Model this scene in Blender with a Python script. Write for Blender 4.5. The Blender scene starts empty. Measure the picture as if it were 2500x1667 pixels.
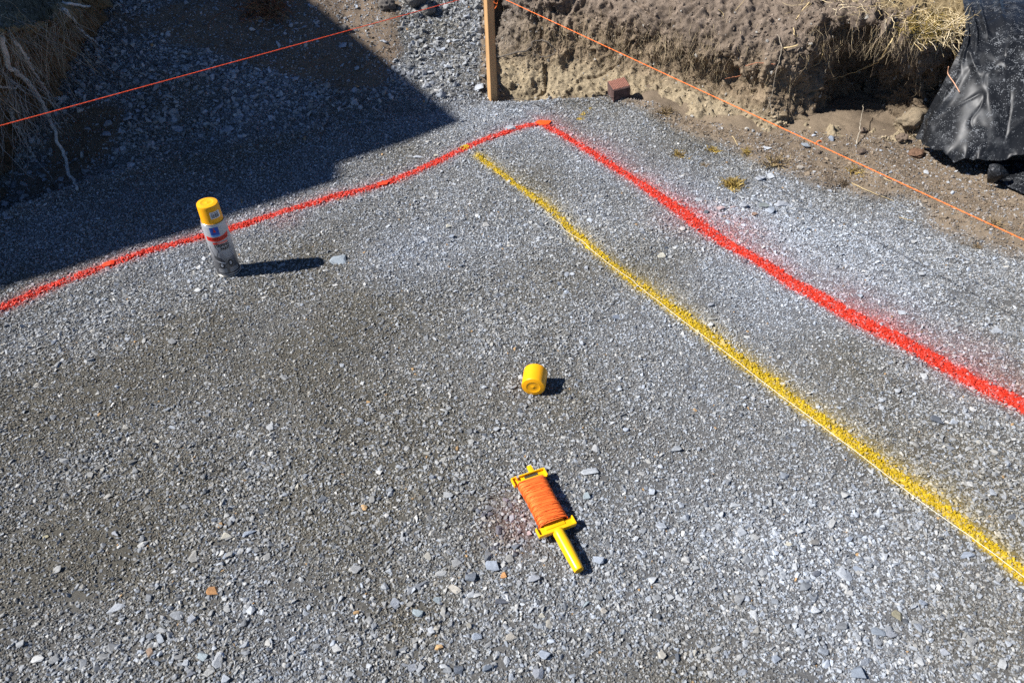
import bpy, bmesh, math, random
import numpy as np
from mathutils import Vector, Matrix
from mathutils.bvhtree import BVHTree

rng = np.random.default_rng(7)
random.seed(7)
S = bpy.context.scene
COL = S.collection

# ------------------------------------------------------------------ camera
FPX, VP, CH = 1667.0, 1780.0, 1.19            # focal length and nadir in photo pixels, eye height
TH, RO = math.atan(FPX / VP), -math.atan(47 / VP)
_fw = np.array([0, math.cos(TH), -math.sin(TH)])
_r0, _u0 = np.array([1.0, 0, 0]), np.array([0, math.sin(TH), math.cos(TH)])
_r = math.cos(RO) * _r0 + math.sin(RO) * _u0
_u = -math.sin(RO) * _r0 + math.cos(RO) * _u0
CP = np.array([0, 0, CH])
cd = bpy.data.cameras.new('camera'); cam = bpy.data.objects.new('camera', cd); COL.objects.link(cam)
cd.sensor_width = 36.0; cd.lens = 36.0 * FPX / 2500.0; cd.clip_end = 1000; cd.clip_start = 0.02
cam.matrix_world = Matrix(((_r[0], _u[0], -_fw[0], 0), (_r[1], _u[1], -_fw[1], 0), (_r[2], _u[2], -_fw[2], CH), (0, 0, 0, 1)))
S.camera = cam
cd.dof.use_dof = True; cd.dof.focus_distance = 1.75; cd.dof.aperture_fstop = 7.1

# ------------------------------------------------------------------ sky, sun, exposure
SUN_EL, SH_AZ = math.radians(44.0), math.radians(7.3)      # shadows fall to +X, a little away
sdir = np.array([math.cos(SH_AZ) * math.cos(SUN_EL), math.sin(SH_AZ) * math.cos(SUN_EL), -math.sin(SUN_EL)])
w = bpy.data.worlds.new('World'); S.world = w; w.use_nodes = True
nt = w.node_tree; nt.nodes.clear()
sk = nt.nodes.new('ShaderNodeTexSky'); sk.sky_type = 'NISHITA'; sk.sun_disc = False
sk.sun_elevation = SUN_EL; sk.sun_rotation = math.atan2(-sdir[0], -sdir[1])
sk.altitude = 300; sk.air_density = 0.62; sk.dust_density = 0.05; sk.ozone_density = 6.5
bg = nt.nodes.new('ShaderNodeBackground'); bg.inputs['Strength'].default_value = 0.072
ow = nt.nodes.new('ShaderNodeOutputWorld')
nt.links.new(sk.outputs[0], bg.inputs[0]); nt.links.new(bg.outputs[0], ow.inputs[0])
ld = bpy.data.lights.new('sun', 'SUN'); ld.energy = 5.0; ld.angle = math.radians(0.53); ld.color = (1.0, 0.975, 0.95)
sun = bpy.data.objects.new('sun', ld); COL.objects.link(sun); sun.location = (-6, -1, 6)
sun.rotation_euler = Vector(sdir).to_track_quat('-Z', 'Y').to_euler()
S.view_settings.view_transform = 'Standard'; S.view_settings.look = 'None'
S.view_settings.exposure = 0.70; S.view_settings.gamma = 1.0; S.view_settings.use_curve_mapping = False
S.render.engine = 'CYCLES'; S.cycles.use_denoising = False
S.cycles.max_bounces = 5; S.cycles.diffuse_bounces = 2; S.cycles.glossy_bounces = 3

# ------------------------------------------------------------------ maths helpers
def ray(px, py):
    return _fw + (px - 1250.0) / FPX * _r - (py - 833.5) / FPX * _u
def G(px, py, z=0.0):
    d = ray(px, py); return CP + (z - CH) / d[2] * d
def WY(px, py, Y):
    d = ray(px, py); return CP + Y / d[1] * d
def hsh(ix, iy, iz, s):
    n = (ix.astype(np.int64) * 374761393 + iy.astype(np.int64) * 668265263 + iz.astype(np.int64) * 2147483647 + s * 974634777) & 0xffffffff
    n = ((n ^ (n >> 13)) * 1274126177) & 0xffffffff
    n = ((n ^ (n >> 16)) * 2246822519) & 0xffffffff
    return ((n ^ (n >> 15)) & 0xffff) / 65535.0
def vn(p, s=0):
    p = np.asarray(p, float); i = np.floor(p); f = p - i; f = f * f * (3 - 2 * f)
    X, Y, Z = i[:, 0], i[:, 1], i[:, 2]; a, b, c = f[:, 0], f[:, 1], f[:, 2]; o = 0
    for dx in (0, 1):
        for dy in (0, 1):
            for dz in (0, 1):
                o = o + hsh(X + dx, Y + dy, Z + dz, s) * (a if dx else 1 - a) * (b if dy else 1 - b) * (c if dz else 1 - c)
    return o * 2 - 1
def fbm(p, octs=4, s=0, g=0.5):
    o, am, q = 0, 1.0, np.asarray(p, float)
    for k in range(octs):
        o = o + am * vn(q, s + k); q = q * 2.03 + 17.3; am *= g
    return o
def P2(x, y):
    return np.stack([x, y, np.zeros_like(x)], -1)
def n2(x, y, f, s=0, octs=3):
    return fbm(P2(x * f, y * f), octs, s)
def sm(a, b, x):
    t = np.clip((x - a) / (b - a), 0, 1); return t * t * (3 - 2 * t)
def polydist(x, y, pts):
    """distance, signed side (+ = left of travel) and arclength parameter to a polyline"""
    best = np.full(x.shape, 1e9); side = np.zeros(x.shape); arc = np.zeros(x.shape); L = 0.0
    for (a, b) in zip(pts[:-1], pts[1:]):
        d = b[:2] - a[:2]; l = np.hypot(*d); e = d / l
        rx, ry = x - a[0], y - a[1]
        t = np.clip(rx * e[0] + ry * e[1], 0, l)
        qx, qy = rx - t * e[0], ry - t * e[1]
        dd = np.hypot(qx, qy); m = dd < best
        best = np.where(m, dd, best); side = np.where(m, np.sign(e[0] * ry - e[1] * rx), side); arc = np.where(m, L + t, arc); L += l
    return best, side, arc
def catmull(ctrl, n, axis):
    c = np.moveaxis(np.asarray(ctrl, float), axis, 0); m = len(c)
    t = np.linspace(0, m - 1, n); i = np.minimum(t.astype(int), m - 2); f = (t - i).reshape((-1,) + (1,) * (c.ndim - 1))
    p0, p1, p2, p3 = c[np.maximum(i - 1, 0)], c[i], c[i + 1], c[np.minimum(i + 2, m - 1)]
    o = p1 + 0.5 * f * (p2 - p0 + f * (2 * p0 - 5 * p1 + 4 * p2 - p3 + f * (3 * (p1 - p2) + p3 - p0)))
    return np.moveaxis(o, 0, axis)

# ------------------------------------------------------------------ object helpers
def tag(o, label=None, cat=None, group=None, kind=None):
    if label: o['label'] = label
    if cat: o['category'] = cat
    if group: o['group'] = group
    if kind: o['kind'] = kind
    return o
def empty(name, loc=(0, 0, 0), mat=None):
    o = bpy.data.objects.new(name, None); o.empty_display_size = 0.05
    if mat is not None: o.matrix_world = mat
    else: o.location = loc
    COL.objects.link(o); return o
def link(name, me, parent=None):
    o = bpy.data.objects.new(name, me); COL.objects.link(o)
    if parent is not None: o.parent = parent
    return o
def mesh_np(name, V, F, mat=None, smooth=False, cols=None):
    """V (n,3); F a list of (k,3|4) index arrays"""
    me = bpy.data.meshes.new(name); V = np.asarray(V, np.float32)
    F = [np.asarray(f, np.int32) for f in (F if isinstance(F, list) else [F]) if len(f)]
    nl = sum(f.size for f in F); nf = sum(len(f) for f in F)
    me.vertices.add(len(V)); me.vertices.foreach_set('co', V.ravel())
    me.loops.add(nl); me.loops.foreach_set('vertex_index', np.concatenate([f.ravel() for f in F]))
    st = []; k = 0
    for f in F:
        st.append(k + np.arange(len(f)) * f.shape[1]); k += f.size
    me.polygons.add(nf); me.polygons.foreach_set('loop_start', np.concatenate(st).astype(np.int32))
    me.polygons.foreach_set('use_smooth', np.full(nf, smooth))
    if cols is not None:
        a = me.attributes.new('col', 'FLOAT_COLOR', 'POINT')
        a.data.foreach_set('color', np.concatenate([cols, np.ones((len(cols), 1))], 1).astype(np.float32).ravel())
    me.update(calc_edges=True); me.validate()
    if mat: me.materials.append(mat)
    return me
def grid_faces(nu, nv):
    i = np.arange(nu * nv).reshape(nu, nv)
    return np.stack([i[:-1, :-1], i[1:, :-1], i[1:, 1:], i[:-1, 1:]], -1).reshape(-1, 4)
def tubes(paths, radii, sides=6, cap=True):
    """many tubes joined: paths list of (n,3), radii list of (n,)"""
    VV, Q, T, k = [], [], [], 0
    for p, r in zip(paths, radii):
        p = np.asarray(p, float); n = len(p); r = np.broadcast_to(r, n)
        t = np.gradient(p, axis=0); t /= np.linalg.norm(t, axis=1)[:, None] + 1e-12
        ref = np.array([0, 0, 1.0]) if abs(t[0, 2]) < .9 else np.array([1.0, 0, 0])
        a = np.cross(t, ref); a /= np.linalg.norm(a, axis=1)[:, None] + 1e-12; b = np.cross(t, a)
        an = np.arange(sides) * 2 * math.pi / sides
        V = p[:, None] + r[:, None, None] * (np.cos(an)[None, :, None] * a[:, None] + np.sin(an)[None, :, None] * b[:, None])
        VV.append(V.reshape(-1, 3))
        i = k + np.arange(n * sides).reshape(n, sides); j = np.roll(i, -1, 1)
        Q.append(np.stack([i[:-1], j[:-1], j[1:], i[1:]], -1).reshape(-1, 4)); k += n * sides
        if cap and sides > 3:
            for row in (i[0][::-1], i[-1]):
                T.append(np.stack([np.full(sides - 2, row[0]), row[1:-1], row[2:]], -1))
    return np.concatenate(VV), [np.concatenate(Q)] + ([np.concatenate(T)] if T else [])
class MB:
    """collects simple solids into one mesh"""
    def __init__(s): s.bm = bmesh.new()
    def box(s, c, size, rot=None, bevel=0.0, seg=2):
        m = Matrix.Translation(c) @ (rot.to_4x4() if rot else Matrix.Identity(4)) @ Matrix.Diagonal((*size, 1))
        r = bmesh.ops.create_cube(s.bm, size=1.0, matrix=m)
        if bevel:
            es = list({e for v in r['verts'] for e in v.link_edges})
            bmesh.ops.bevel(s.bm, geom=es, offset=bevel, segments=seg, affect='EDGES', profile=0.6)
        return s
    def lathe(s, prof, n=48, m=Matrix.Identity(4), closed=False):
        rings = []
        for (r, z) in prof:
            if r < 1e-6: rings.append([s.bm.verts.new(m @ Vector((0, 0, z)))])
            else: rings.append([s.bm.verts.new(m @ Vector((r * math.cos(2 * math.pi * k / n), r * math.sin(2 * math.pi * k / n), z))) for k in range(n)])
        for a, b in zip(rings[:-1], rings[1:]):
            for k in range(n):
                q = (k + 1) % n
                if len(a) == 1 and len(b) > 1: s.bm.faces.new((a[0], b[q], b[k]))
                elif len(b) == 1 and len(a) > 1: s.bm.faces.new((a[k], a[q], b[0]))
                elif len(a) > 1: s.bm.faces.new((a[k], a[q], b[q], b[k]))
        return s
    def poly(s, pts):
        s.bm.faces.new([s.bm.verts.new(p) for p in pts]); return s
    def build(s, name, mat, parent=None, smooth=True, angle=40):
        bmesh.ops.recalc_face_normals(s.bm, faces=s.bm.faces[:])
        me = bpy.data.meshes.new(name); s.bm.to_mesh(me); s.bm.free()
        if smooth:
            me.polygons.foreach_set('use_smooth', [True] * len(me.polygons))
            me.set_sharp_from_angle(angle=math.radians(angle))
        me.materials.append(mat); return link(name, me, parent)

# ------------------------------------------------------------------ materials
def newmat(name, rough=0.6, spec=0.3):
    m = bpy.data.materials.new(name); m.use_nodes = True
    b = m.node_tree.nodes['Principled BSDF']; b.inputs['Roughness'].default_value = rough
    b.inputs['Specular IOR Level'].default_value = spec
    return m, m.node_tree, b
def N(t, typ, **kw):
    n = t.nodes.new(typ)
    for k, v in kw.items(): setattr(n, k, v)
    return n
def noise(t, vec, scale, detail=3, rough=0.55):
    n = N(t, 'ShaderNodeTexNoise'); n.inputs['Scale'].default_value = scale; n.inputs['Detail'].default_value = detail
    n.inputs['Roughness'].default_value = rough; t.links.new(vec, n.inputs['Vector']); return n.outputs[0]
def mrange(t, v, a, b, c, d):
    n = N(t, 'ShaderNodeMapRange'); t.links.new(v, n.inputs[0])
    for i, x in enumerate((a, b, c, d)): n.inputs[i + 1].default_value = x
    return n.outputs[0]
def mulcol(t, c, v):
    n = N(t, 'ShaderNodeMix', data_type='RGBA', blend_type='MULTIPLY'); n.inputs[0].default_value = 1
    t.links.new(c, n.inputs[6]); t.links.new(v, n.inputs[7]); return n.outputs[2]
def bump(t, b, h, dist, strength=1.0):
    n = N(t, 'ShaderNodeBump'); n.inputs['Distance'].default_value = dist; n.inputs['Strength'].default_value = strength
    t.links.new(h, n.inputs['Height']); t.links.new(n.outputs[0], b.inputs['Normal'])
def plain(name, col, rough=0.5, spec=0.4, var=0.12, scale=60, bmp=0.0, metal=0.0):
    m, t, b = newmat(name, rough, spec); b.inputs['Metallic'].default_value = metal
    tc = N(t, 'ShaderNodeTexCoord'); rgb = N(t, 'ShaderNodeRGB'); rgb.outputs[0].default_value = (*col, 1)
    v = noise(t, tc.outputs['Object'], scale, 4)
    t.links.new(mulcol(t, rgb.outputs[0], mrange(t, v, .3, .7, 1 - var, 1 + var)), b.inputs['Base Color'])
    if bmp: bump(t, b, v, bmp)
    return m
def attr_mat(name, kind='GEOMETRY', rough=0.9, tex=((300, .25), (900, .2)), bmp=0.002, coord='Object', spec=0.2, tint=False):
    """colour from attribute 'col' broken up by two scales of grain"""
    m, t, b = newmat(name, rough, spec)
    tc = N(t, 'ShaderNodeTexCoord')
    if kind == 'OBJECT':
        oi = N(t, 'ShaderNodeObjectInfo'); c = oi.outputs['Color']
    else:
        a = N(t, 'ShaderNodeAttribute', attribute_type=kind, attribute_name='col'); c = a.outputs['Color']
    if tint:
        a2 = N(t, 'ShaderNodeAttribute', attribute_type='GEOMETRY', attribute_name='tint'); c = mulcol(t, c, a2.outputs['Color'])
    last = None
    for (sc, am) in tex:
        v = noise(t, tc.outputs[coord], sc, 4, .6); c = mulcol(t, c, mrange(t, v, .25, .75, 1 - am, 1 + am)); last = v
    t.links.new(c, b.inputs['Base Color'])
    if bmp: bump(t, b, last, bmp)
    return m
M_ground = attr_mat('gravel_dust', rough=.95, tex=((90, .15), (420, .35), (1100, .3)), bmp=.0016)
M_earth = attr_mat('earth', rough=.97, tex=((40, .15), (160, .25), (600, .3)), bmp=.0035, spec=.1)
M_fine = attr_mat('crushed_stone_fine', 'INSTANCER', tex=((600, .15),), bmp=0, tint=True)
M_stone_i = attr_mat('crushed_stone', 'INSTANCER', tex=((1.6, .22), (7, .15)), bmp=.0005, spec=.3, rough=.8)
M_stone_o = attr_mat('single_stone', 'OBJECT', tex=((1.4, .2), (6, .16), (16, .1)), bmp=.0011, spec=.3, rough=.8)
M_paint = attr_mat('spray_painted_stone', rough=.6, tex=((350, .12),), bmp=.0006, spec=.35)
M_strand = attr_mat('dry_strands', rough=.7, tex=((200, .2),), bmp=0, spec=.3)
M_root = plain('root_bark', (.34, .29, .22), .85, .2, .35, 120, .001)
M_root_pale = plain('root_pale', (.50, .49, .46), .8, .2, .3, 150, .001)
M_root_red = plain('root_reddish', (.42, .17, .09), .8, .2, .3, 150, .001)
M_straw = plain('straw', (.62, .47, .24), .6, .3, .2, 150)
M_cap = plain('yellow_cap_plastic', (.95, .42, .004), .38, .45, .03, 90)
M_reel = plain('yellow_reel_plastic', (.98, .52, .006), .3, .5, .03, 60)
M_line = plain('orange_twine', (.98, .20, .035), .65, .3, .12, 700)
M_line_reddened = plain('orange_twine_reddened', (.98, .11, .035), .6, .3, .08, 700)  # same orange twine, its different exposure put into a redder colour
M_white = plain('white_nylon', (.80, .73, .55), .5, .4, .06, 500)

# ------------------------------------------------------------------ plan of the place (world metres, z = 0 is the gravel pad)
poly = lambda L: [G(x, y) for x, y in L]
RED_L = poly([(-160, 812), (0, 755), (120, 702), (265, 646), (380, 606), (480, 577), (590, 548), (745, 500), (860, 474), (935, 450), (1020, 418), (1110, 378), (1175, 350), (1230, 328), (1290, 308), (1325, 303)])
RED_R = poly([(1325, 303), (1360, 325), (1430, 368), (1520, 422), (1610, 482), (1700, 545), (1800, 607), (1875, 650), (1930, 690), (1985, 717), (2100, 787), (2250, 865), (2400, 946), (2500, 992), (2700, 1085)])
YEL = poly([(1166, 386), (1200, 411), (1260, 457), (1335, 508), (1380, 552), (1430, 598), (1500, 652), (1600, 722), (1700, 796), (1800, 872), (1850, 907), (1960, 992), (2080, 1082), (2200, 1168), (2300, 1243), (2400, 1328), (2500, 1414), (2700, 1585)])
EDGE = poly([(-700, 830), (-300, 660), (0, 548), (107, 503), (193, 468), (330, 440), (560, 385), (760, 335), (980, 285), (1130, 262), (1203, 244), (1260, 238)])
DIRT = np.array([G(x, y)[:2] for x, y in [(1230, 236), (1330, 236), (1420, 240), (1490, 246), (1560, 268), (1640, 305), (1720, 355), (1850, 395), (2000, 440), (2150, 490), (2300, 545), (2500, 610), (2900, 745)]])
def dirt_amt(x, y):
    yb = np.interp(x, DIRT[:, 0], DIRT[:, 1])
    return sm(-.05, .05, y - yb + .07 * n2(x, y, 7, 91)) * (x > DIRT[0, 0] - .1)
def beyond(x, y):
    d, s, _ = polydist(x, y, EDGE)
    return d * s                                     # + on the far side of the pad edge
TR = G(60, 470)
CREST = np.array([G(a, b)[:2] for a, b in ((1100, 262), (1203, 250), (1300, 250), (1400, 243), (1490, 245), (1560, 262))])
def H0(x, y):
    """height of the ground without its small relief"""
    b = beyond(x, y)
    left = x < .02
    rise = np.where(b > 0, .20 * b + .16 * np.maximum(b - .35, 0) + .12 * np.maximum(b - 1.0, 0), 0)
    rise = .55 * np.tanh(rise / .55)
    z = np.where(left, rise, 0) * sm(.22, -.12, x)
    z = z + .022 * np.exp(-((b - .02) / .05) ** 2) * (x < -.7)
    z = z - .10 * np.exp(-(((x - TR[0] + .02) / .16) ** 2 + ((y - TR[1] - .05) / .22) ** 2)) * sm(0, .08, b)
    d = dirt_amt(x, y); z = z + .02 * d * sm(.3, .6, x)
    cy = np.interp(x, CREST[:, 0], CREST[:, 1]); lip = sm(-.08, .0, x) * sm(.62, .42, x)
    z = z + lip * (.008 * np.exp(-((y - cy + .01) / .03) ** 2) - .07 * sm(-.005, .045, y - cy))
    return z
def H(x, y):
    b = beyond(x, y); rough = np.where(b > 0, 1.0, .25) + dirt_amt(x, y) * .7
    return H0(x, y) + .007 * n2(x, y, 2.2, 3) + .0035 * n2(x, y, 6, 5, 2) + .012 * rough * n2(x, y, 7, 11, 4) + .003 * rough * n2(x, y, 45, 21, 2)

def paint_amt(x, y):
    """how much red / yellow paint has landed at a point"""
    r = np.zeros(x.shape); yl = np.zeros(x.shape)
    wob = n2(x, y, 22, 41, 3) * 1.5; wob2 = n2(x, y, 6, 43, 2)
    for pts, w0, w1, sp in ((RED_L, .0160, .0, .04), (RED_R, .0140, .011, .085)):
        d, s, a = polydist(x, y, pts)
        hw = w0 + w1 * sm(.5, 1.6, a) + .0025 * wob + (w1 > 0) * .007 * np.exp(-((a - .80) / .17) ** 2)
        core = sm(hw * 1.45, hw * .55, d + .004 * wob) * np.clip(1.05 + .35 * n2(x, y, 30, 45, 2), .3, 1)
        up = s > 0
        halo = np.where(up, np.exp(-np.maximum(d - hw, 0) / (sp * .45)), np.exp(-np.maximum(d - hw, 0) / .011))
        halo = halo * (.42 + .30 * wob2) * (1 if sp > .05 else .55)
        r = np.maximum(r, np.maximum(core, np.clip(halo, 0, .8)))
    d = np.hypot(x - RED_R[0][0], y - RED_R[0][1]); r = np.maximum(r, sm(.036, .02, d + .008 * wob))
    for (px, py, rad, am) in ((690, 528, .06, .14), (1660, 535, .08, .12), (1800, 565, .10, .16), (1255, 1275, .05, .08), (2350, 880, .1, .15)):
        c = G(px, py); d = np.hypot(x - c[0], y - c[1]); r = np.maximum(r, am * np.exp(-(d / rad) ** 2) * (.8 + .5 * wob2))
    d, s, a = polydist(x, y, YEL)
    hw = .0090 + .0052 * sm(.5, 1.7, a) + .0025 * wob
    halo = np.where(s > 0, np.exp(-np.maximum(d - hw, 0) / .022), np.exp(-np.maximum(d - hw, 0) / .008)) * (.5 + .3 * wob2)
    yl = np.maximum(sm(hw * 1.5, hw * .6, d + .004 * wob), np.clip(halo, 0, .8))
    c = G(1131, 366); yl = np.maximum(yl, sm(.020, .012, np.hypot(x - c[0], y - c[1]) + .006 * wob))
    for (px, py) in ((1421, 282), (1415, 291), (1441, 266), (1425, 276)):
        c = G(px, py); yl = np.maximum(yl, .8 * sm(.010, .004, np.hypot(x - c[0], y - c[1])))
    return r, yl
RED, YELLOW = np.array([.70, .038, .014]), np.array([.56, .38, .010])
# patches of brownish fines (negative = clean bluish stone, paler dust)
BLOT = [(900, 770, .16, .8), (700, 920, .22, .7), (1010, 1060, .16, .6), (480, 830, .22, .6), (840, 1240, .16, .9), (330, 1330, .22, .7), (2050, 880, .12, .8), (2330, 1120, .14, .6),
        (2330, 1560, .10, .9), (1700, 1450, .12, .5), (1250, 700, .2, .4), (1500, 980, .15, .5), (60, 1000, .2, .6), (760, 640, .15, .5), (1310, 430, .1, .6), (1000, 1500, .08, .8),
        (1850, 720, .25, -1.0), (2250, 700, .35, -1.1), (1500, 400, .2, -.9), (1420, 560, .16, -.6), (1900, 560, .3, -.9), (1050, 560, .18, -.5), (600, 1330, .12, -.7), (1250, 1480, .14, -.5),
        (200, 1600, .14, -.7), (2000, 1400, .16, -.7), (1700, 1050, .14, -.3), (1150, 300, .25, -.6), (700, 1600, .12, -.5)]
BLOT = [(*G(a, b)[:2], c, d) for a, b, c, d in BLOT]
def brown_amt(x, y):
    v = .75 * n2(x, y, 3.1, 61, 4) + .1
    for (bx, by, r, a) in BLOT: v = v + a * np.exp(-((x - bx) ** 2 + (y - by) ** 2) / r ** 2)
    return np.clip(.5 + .55 * v, -.45, 1)
COARSE = [(1420, 560, .16, .7), (1050, 560, .16, .5), (1250, 1480, .2, .7), (600, 1330, .13, .7), (430, 1600, .12, .6), (2050, 1380, .22, .7), (1650, 1300, .2, .4), (1880, 505, .09, 1.0), (1900, 390, .14, .9), (1780, 500, .05, .8),
          (1000, 200, .5, .5), (1900, 720, .25, -.8), (2250, 700, .3, -.4), (900, 800, .2, -.6), (700, 900, .2, -.5), (1500, 950, .3, -.3), (200, 1300, .2, -.5), (1300, 420, .12, -.6), (2100, 880, .14, -.5)]
COARSE = [(*G(a, b)[:2], c, d) for a, b, c, d in COARSE]
def coarse_amt(x, y):
    v = .7 * n2(x, y, 4.5, 71, 4)
    for (bx, by, r, a) in COARSE: v = v + a * np.exp(-((x - bx) ** 2 + (y - by) ** 2) / r ** 2)
    return np.clip(.52 + .60 * v, 0.04, 1.2)
def earth_patch(x, y):
    """brown soil showing on the back slope"""
    v = .8 * n2(x, y, 2.6, 81, 4) - .25
    for (px, py, r, a) in ((820, 30, .35, 1.2), (930, 100, .22, 1.0), (880, 185, .2, .9), (330, 260, .25, 1.0), (640, 130, .25, .8), (1230, 170, .18, .7), (700, 20, .3, .8), (1090, 60, .25, -1.0), (1120, 180, .3, -1.1), (600, 330, .5, -1.0), (420, 60, .3, .3)):
        c = hit0(px, py); v = v + a * np.exp(-((x - c[0]) ** 2 + (y - c[1]) ** 2) / r ** 2)
    return sm(-.15, .35, v) * sm(.03, .2, beyond(x, y))
_hc = {}
def hit0(px, py):
    if (px, py) not in _hc:
        d = ray(px, py); t = np.linspace(.5, 12, 3000); Pp = CP + t[:, None] * d
        k = int(np.argmax(Pp[:, 2] < H0(Pp[:, 0], Pp[:, 1]))); _hc[(px, py)] = Pp[k]
    return _hc[(px, py)]
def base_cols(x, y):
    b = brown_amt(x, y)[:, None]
    b = np.clip(b, 0, 1); c = np.array([.15, .153, .16]) * (1 - b) + np.array([.10, .092, .074]) * b  # grey and brown fines, darkened to stand for shade between the stones
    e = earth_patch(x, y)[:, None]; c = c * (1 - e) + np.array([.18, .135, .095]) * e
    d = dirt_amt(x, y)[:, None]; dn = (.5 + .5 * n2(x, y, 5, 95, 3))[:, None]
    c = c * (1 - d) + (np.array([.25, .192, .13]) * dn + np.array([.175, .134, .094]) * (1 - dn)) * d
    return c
def add_paint(c, x, y, j=None):
    r, yl = paint_amt(x, y)
    if j is not None: r, yl = np.clip(r * j, 0, 1), np.clip(yl * j, 0, 1)
    c = c * (1 - yl[:, None]) + YELLOW * yl[:, None]
    return c * (1 - r[:, None]) + RED * r[:, None]

# ------------------------------------------------------------------ ground
gx = np.arange(-3.3, 3.31, .0105); gy = np.arange(-.3, 5.2, .0105)
X, Y = np.meshgrid(gx, gy, indexing='ij'); x, y = X.ravel(), Y.ravel()
z = H(x, y)
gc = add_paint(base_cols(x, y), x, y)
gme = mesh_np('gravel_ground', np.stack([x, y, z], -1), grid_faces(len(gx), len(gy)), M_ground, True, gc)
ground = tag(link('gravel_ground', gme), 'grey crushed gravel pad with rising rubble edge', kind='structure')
# far terrain: a ring round the pad that goes on to the horizon
def far_ring():
    out, inn = [], []
    R = [(3.3, 5.2, -.3), (8, 10, -8), (40, 40, -40), (400, 400, -400)]
    V, F = [], []
    per = []
    for (rx, y1, y0) in R:
        p = []
        for t in np.linspace(-1, 1, 41)[:-1]: p.append((t * rx, y0))
        for t in np.linspace(0, 1, 41)[:-1]: p.append((rx, y0 + t * (y1 - y0)))
        for t in np.linspace(1, -1, 41)[:-1]: p.append((t * rx, y1))
        for t in np.linspace(1, 0, 41)[:-1]: p.append((-rx, y0 + t * (y1 - y0)))
        per.append(np.array(p))
    z0 = H(per[0][:, 0], per[0][:, 1])
    for k, p in enumerate(per):
        zz = z0 if k == 0 else np.where(p[:, 1] > 1.5, .5, 0) * 1.0
        V.append(np.stack([p[:, 0], p[:, 1], zz], -1))
    n = len(per[0])
    for k in range(len(per) - 1):
        i = k * n + np.arange(n); j = k * n + (np.arange(n) + 1) % n
        F.append(np.stack([j, i, i + n, j + n], -1))
    V = np.concatenate(V)
    c = np.tile(np.array([.19, .16, .12]), (len(V), 1))
    return mesh_np('terrain', V, np.concatenate(F), M_earth, True, c)
tag(link('terrain', far_ring()), 'bare brown ground around the gravel pad', kind='structure')

# ------------------------------------------------------------------ earth banks
def bank(name, cols, nu, nv, colfun, amp, label):
    C = np.array([[WY(*p) if len(p) == 3 else np.array(p[1:]) for p in c] for c in cols])
    P = catmull(catmull(C, nu, 0), nv, 1)
    du = np.gradient(P, axis=0); dv = np.gradient(P, axis=1)
    nrm = np.cross(dv, du); nrm /= np.linalg.norm(nrm, axis=2)[..., None] + 1e-9
    if (nrm[..., 1]).mean() > 0: nrm = -nrm
    u = np.repeat(np.linspace(0, 1, nu)[:, None], nv, 1); v = np.repeat(np.linspace(0, 1, nv)[None], nu, 0)
    p = P.reshape(-1, 3)
    lump = fbm(p * 7, 3, 5); mid = fbm(p * 22, 3, 15); fin = fbm(p * 75, 2, 25)
    strk = fbm(p * np.array([55, 55, 7]), 3, 35)
    fade = sm(0, .10, v).ravel()
    a = amp(u.ravel(), v.ravel())
    disp = fade * (a[0] * lump + a[1] * mid + a[2] * fin + a[3] * strk)
    # crumbly clods: ridged noise pushes small knobs out
    knob = np.maximum(fbm(p * 38, 2, 55) - .25, 0); disp = disp + fade * a[1] * 2.2 * knob + fade * a[1] * .9 * (.25 - np.abs(fbm(p * 13, 3, 65))) - fade * .02 * np.maximum(.10 - np.abs(fbm(p * 5 + 9, 2, 75)), 0) / .10
    q = p + nrm.reshape(-1, 3) * disp[:, None]
    c = colfun(u.ravel(), v.ravel(), q, lump, mid, strk)
    me = mesh_np(name, q, grid_faces(nu, nv), M_earth, True, c)
    return tag(link(name, me), label, kind='structure')
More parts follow.
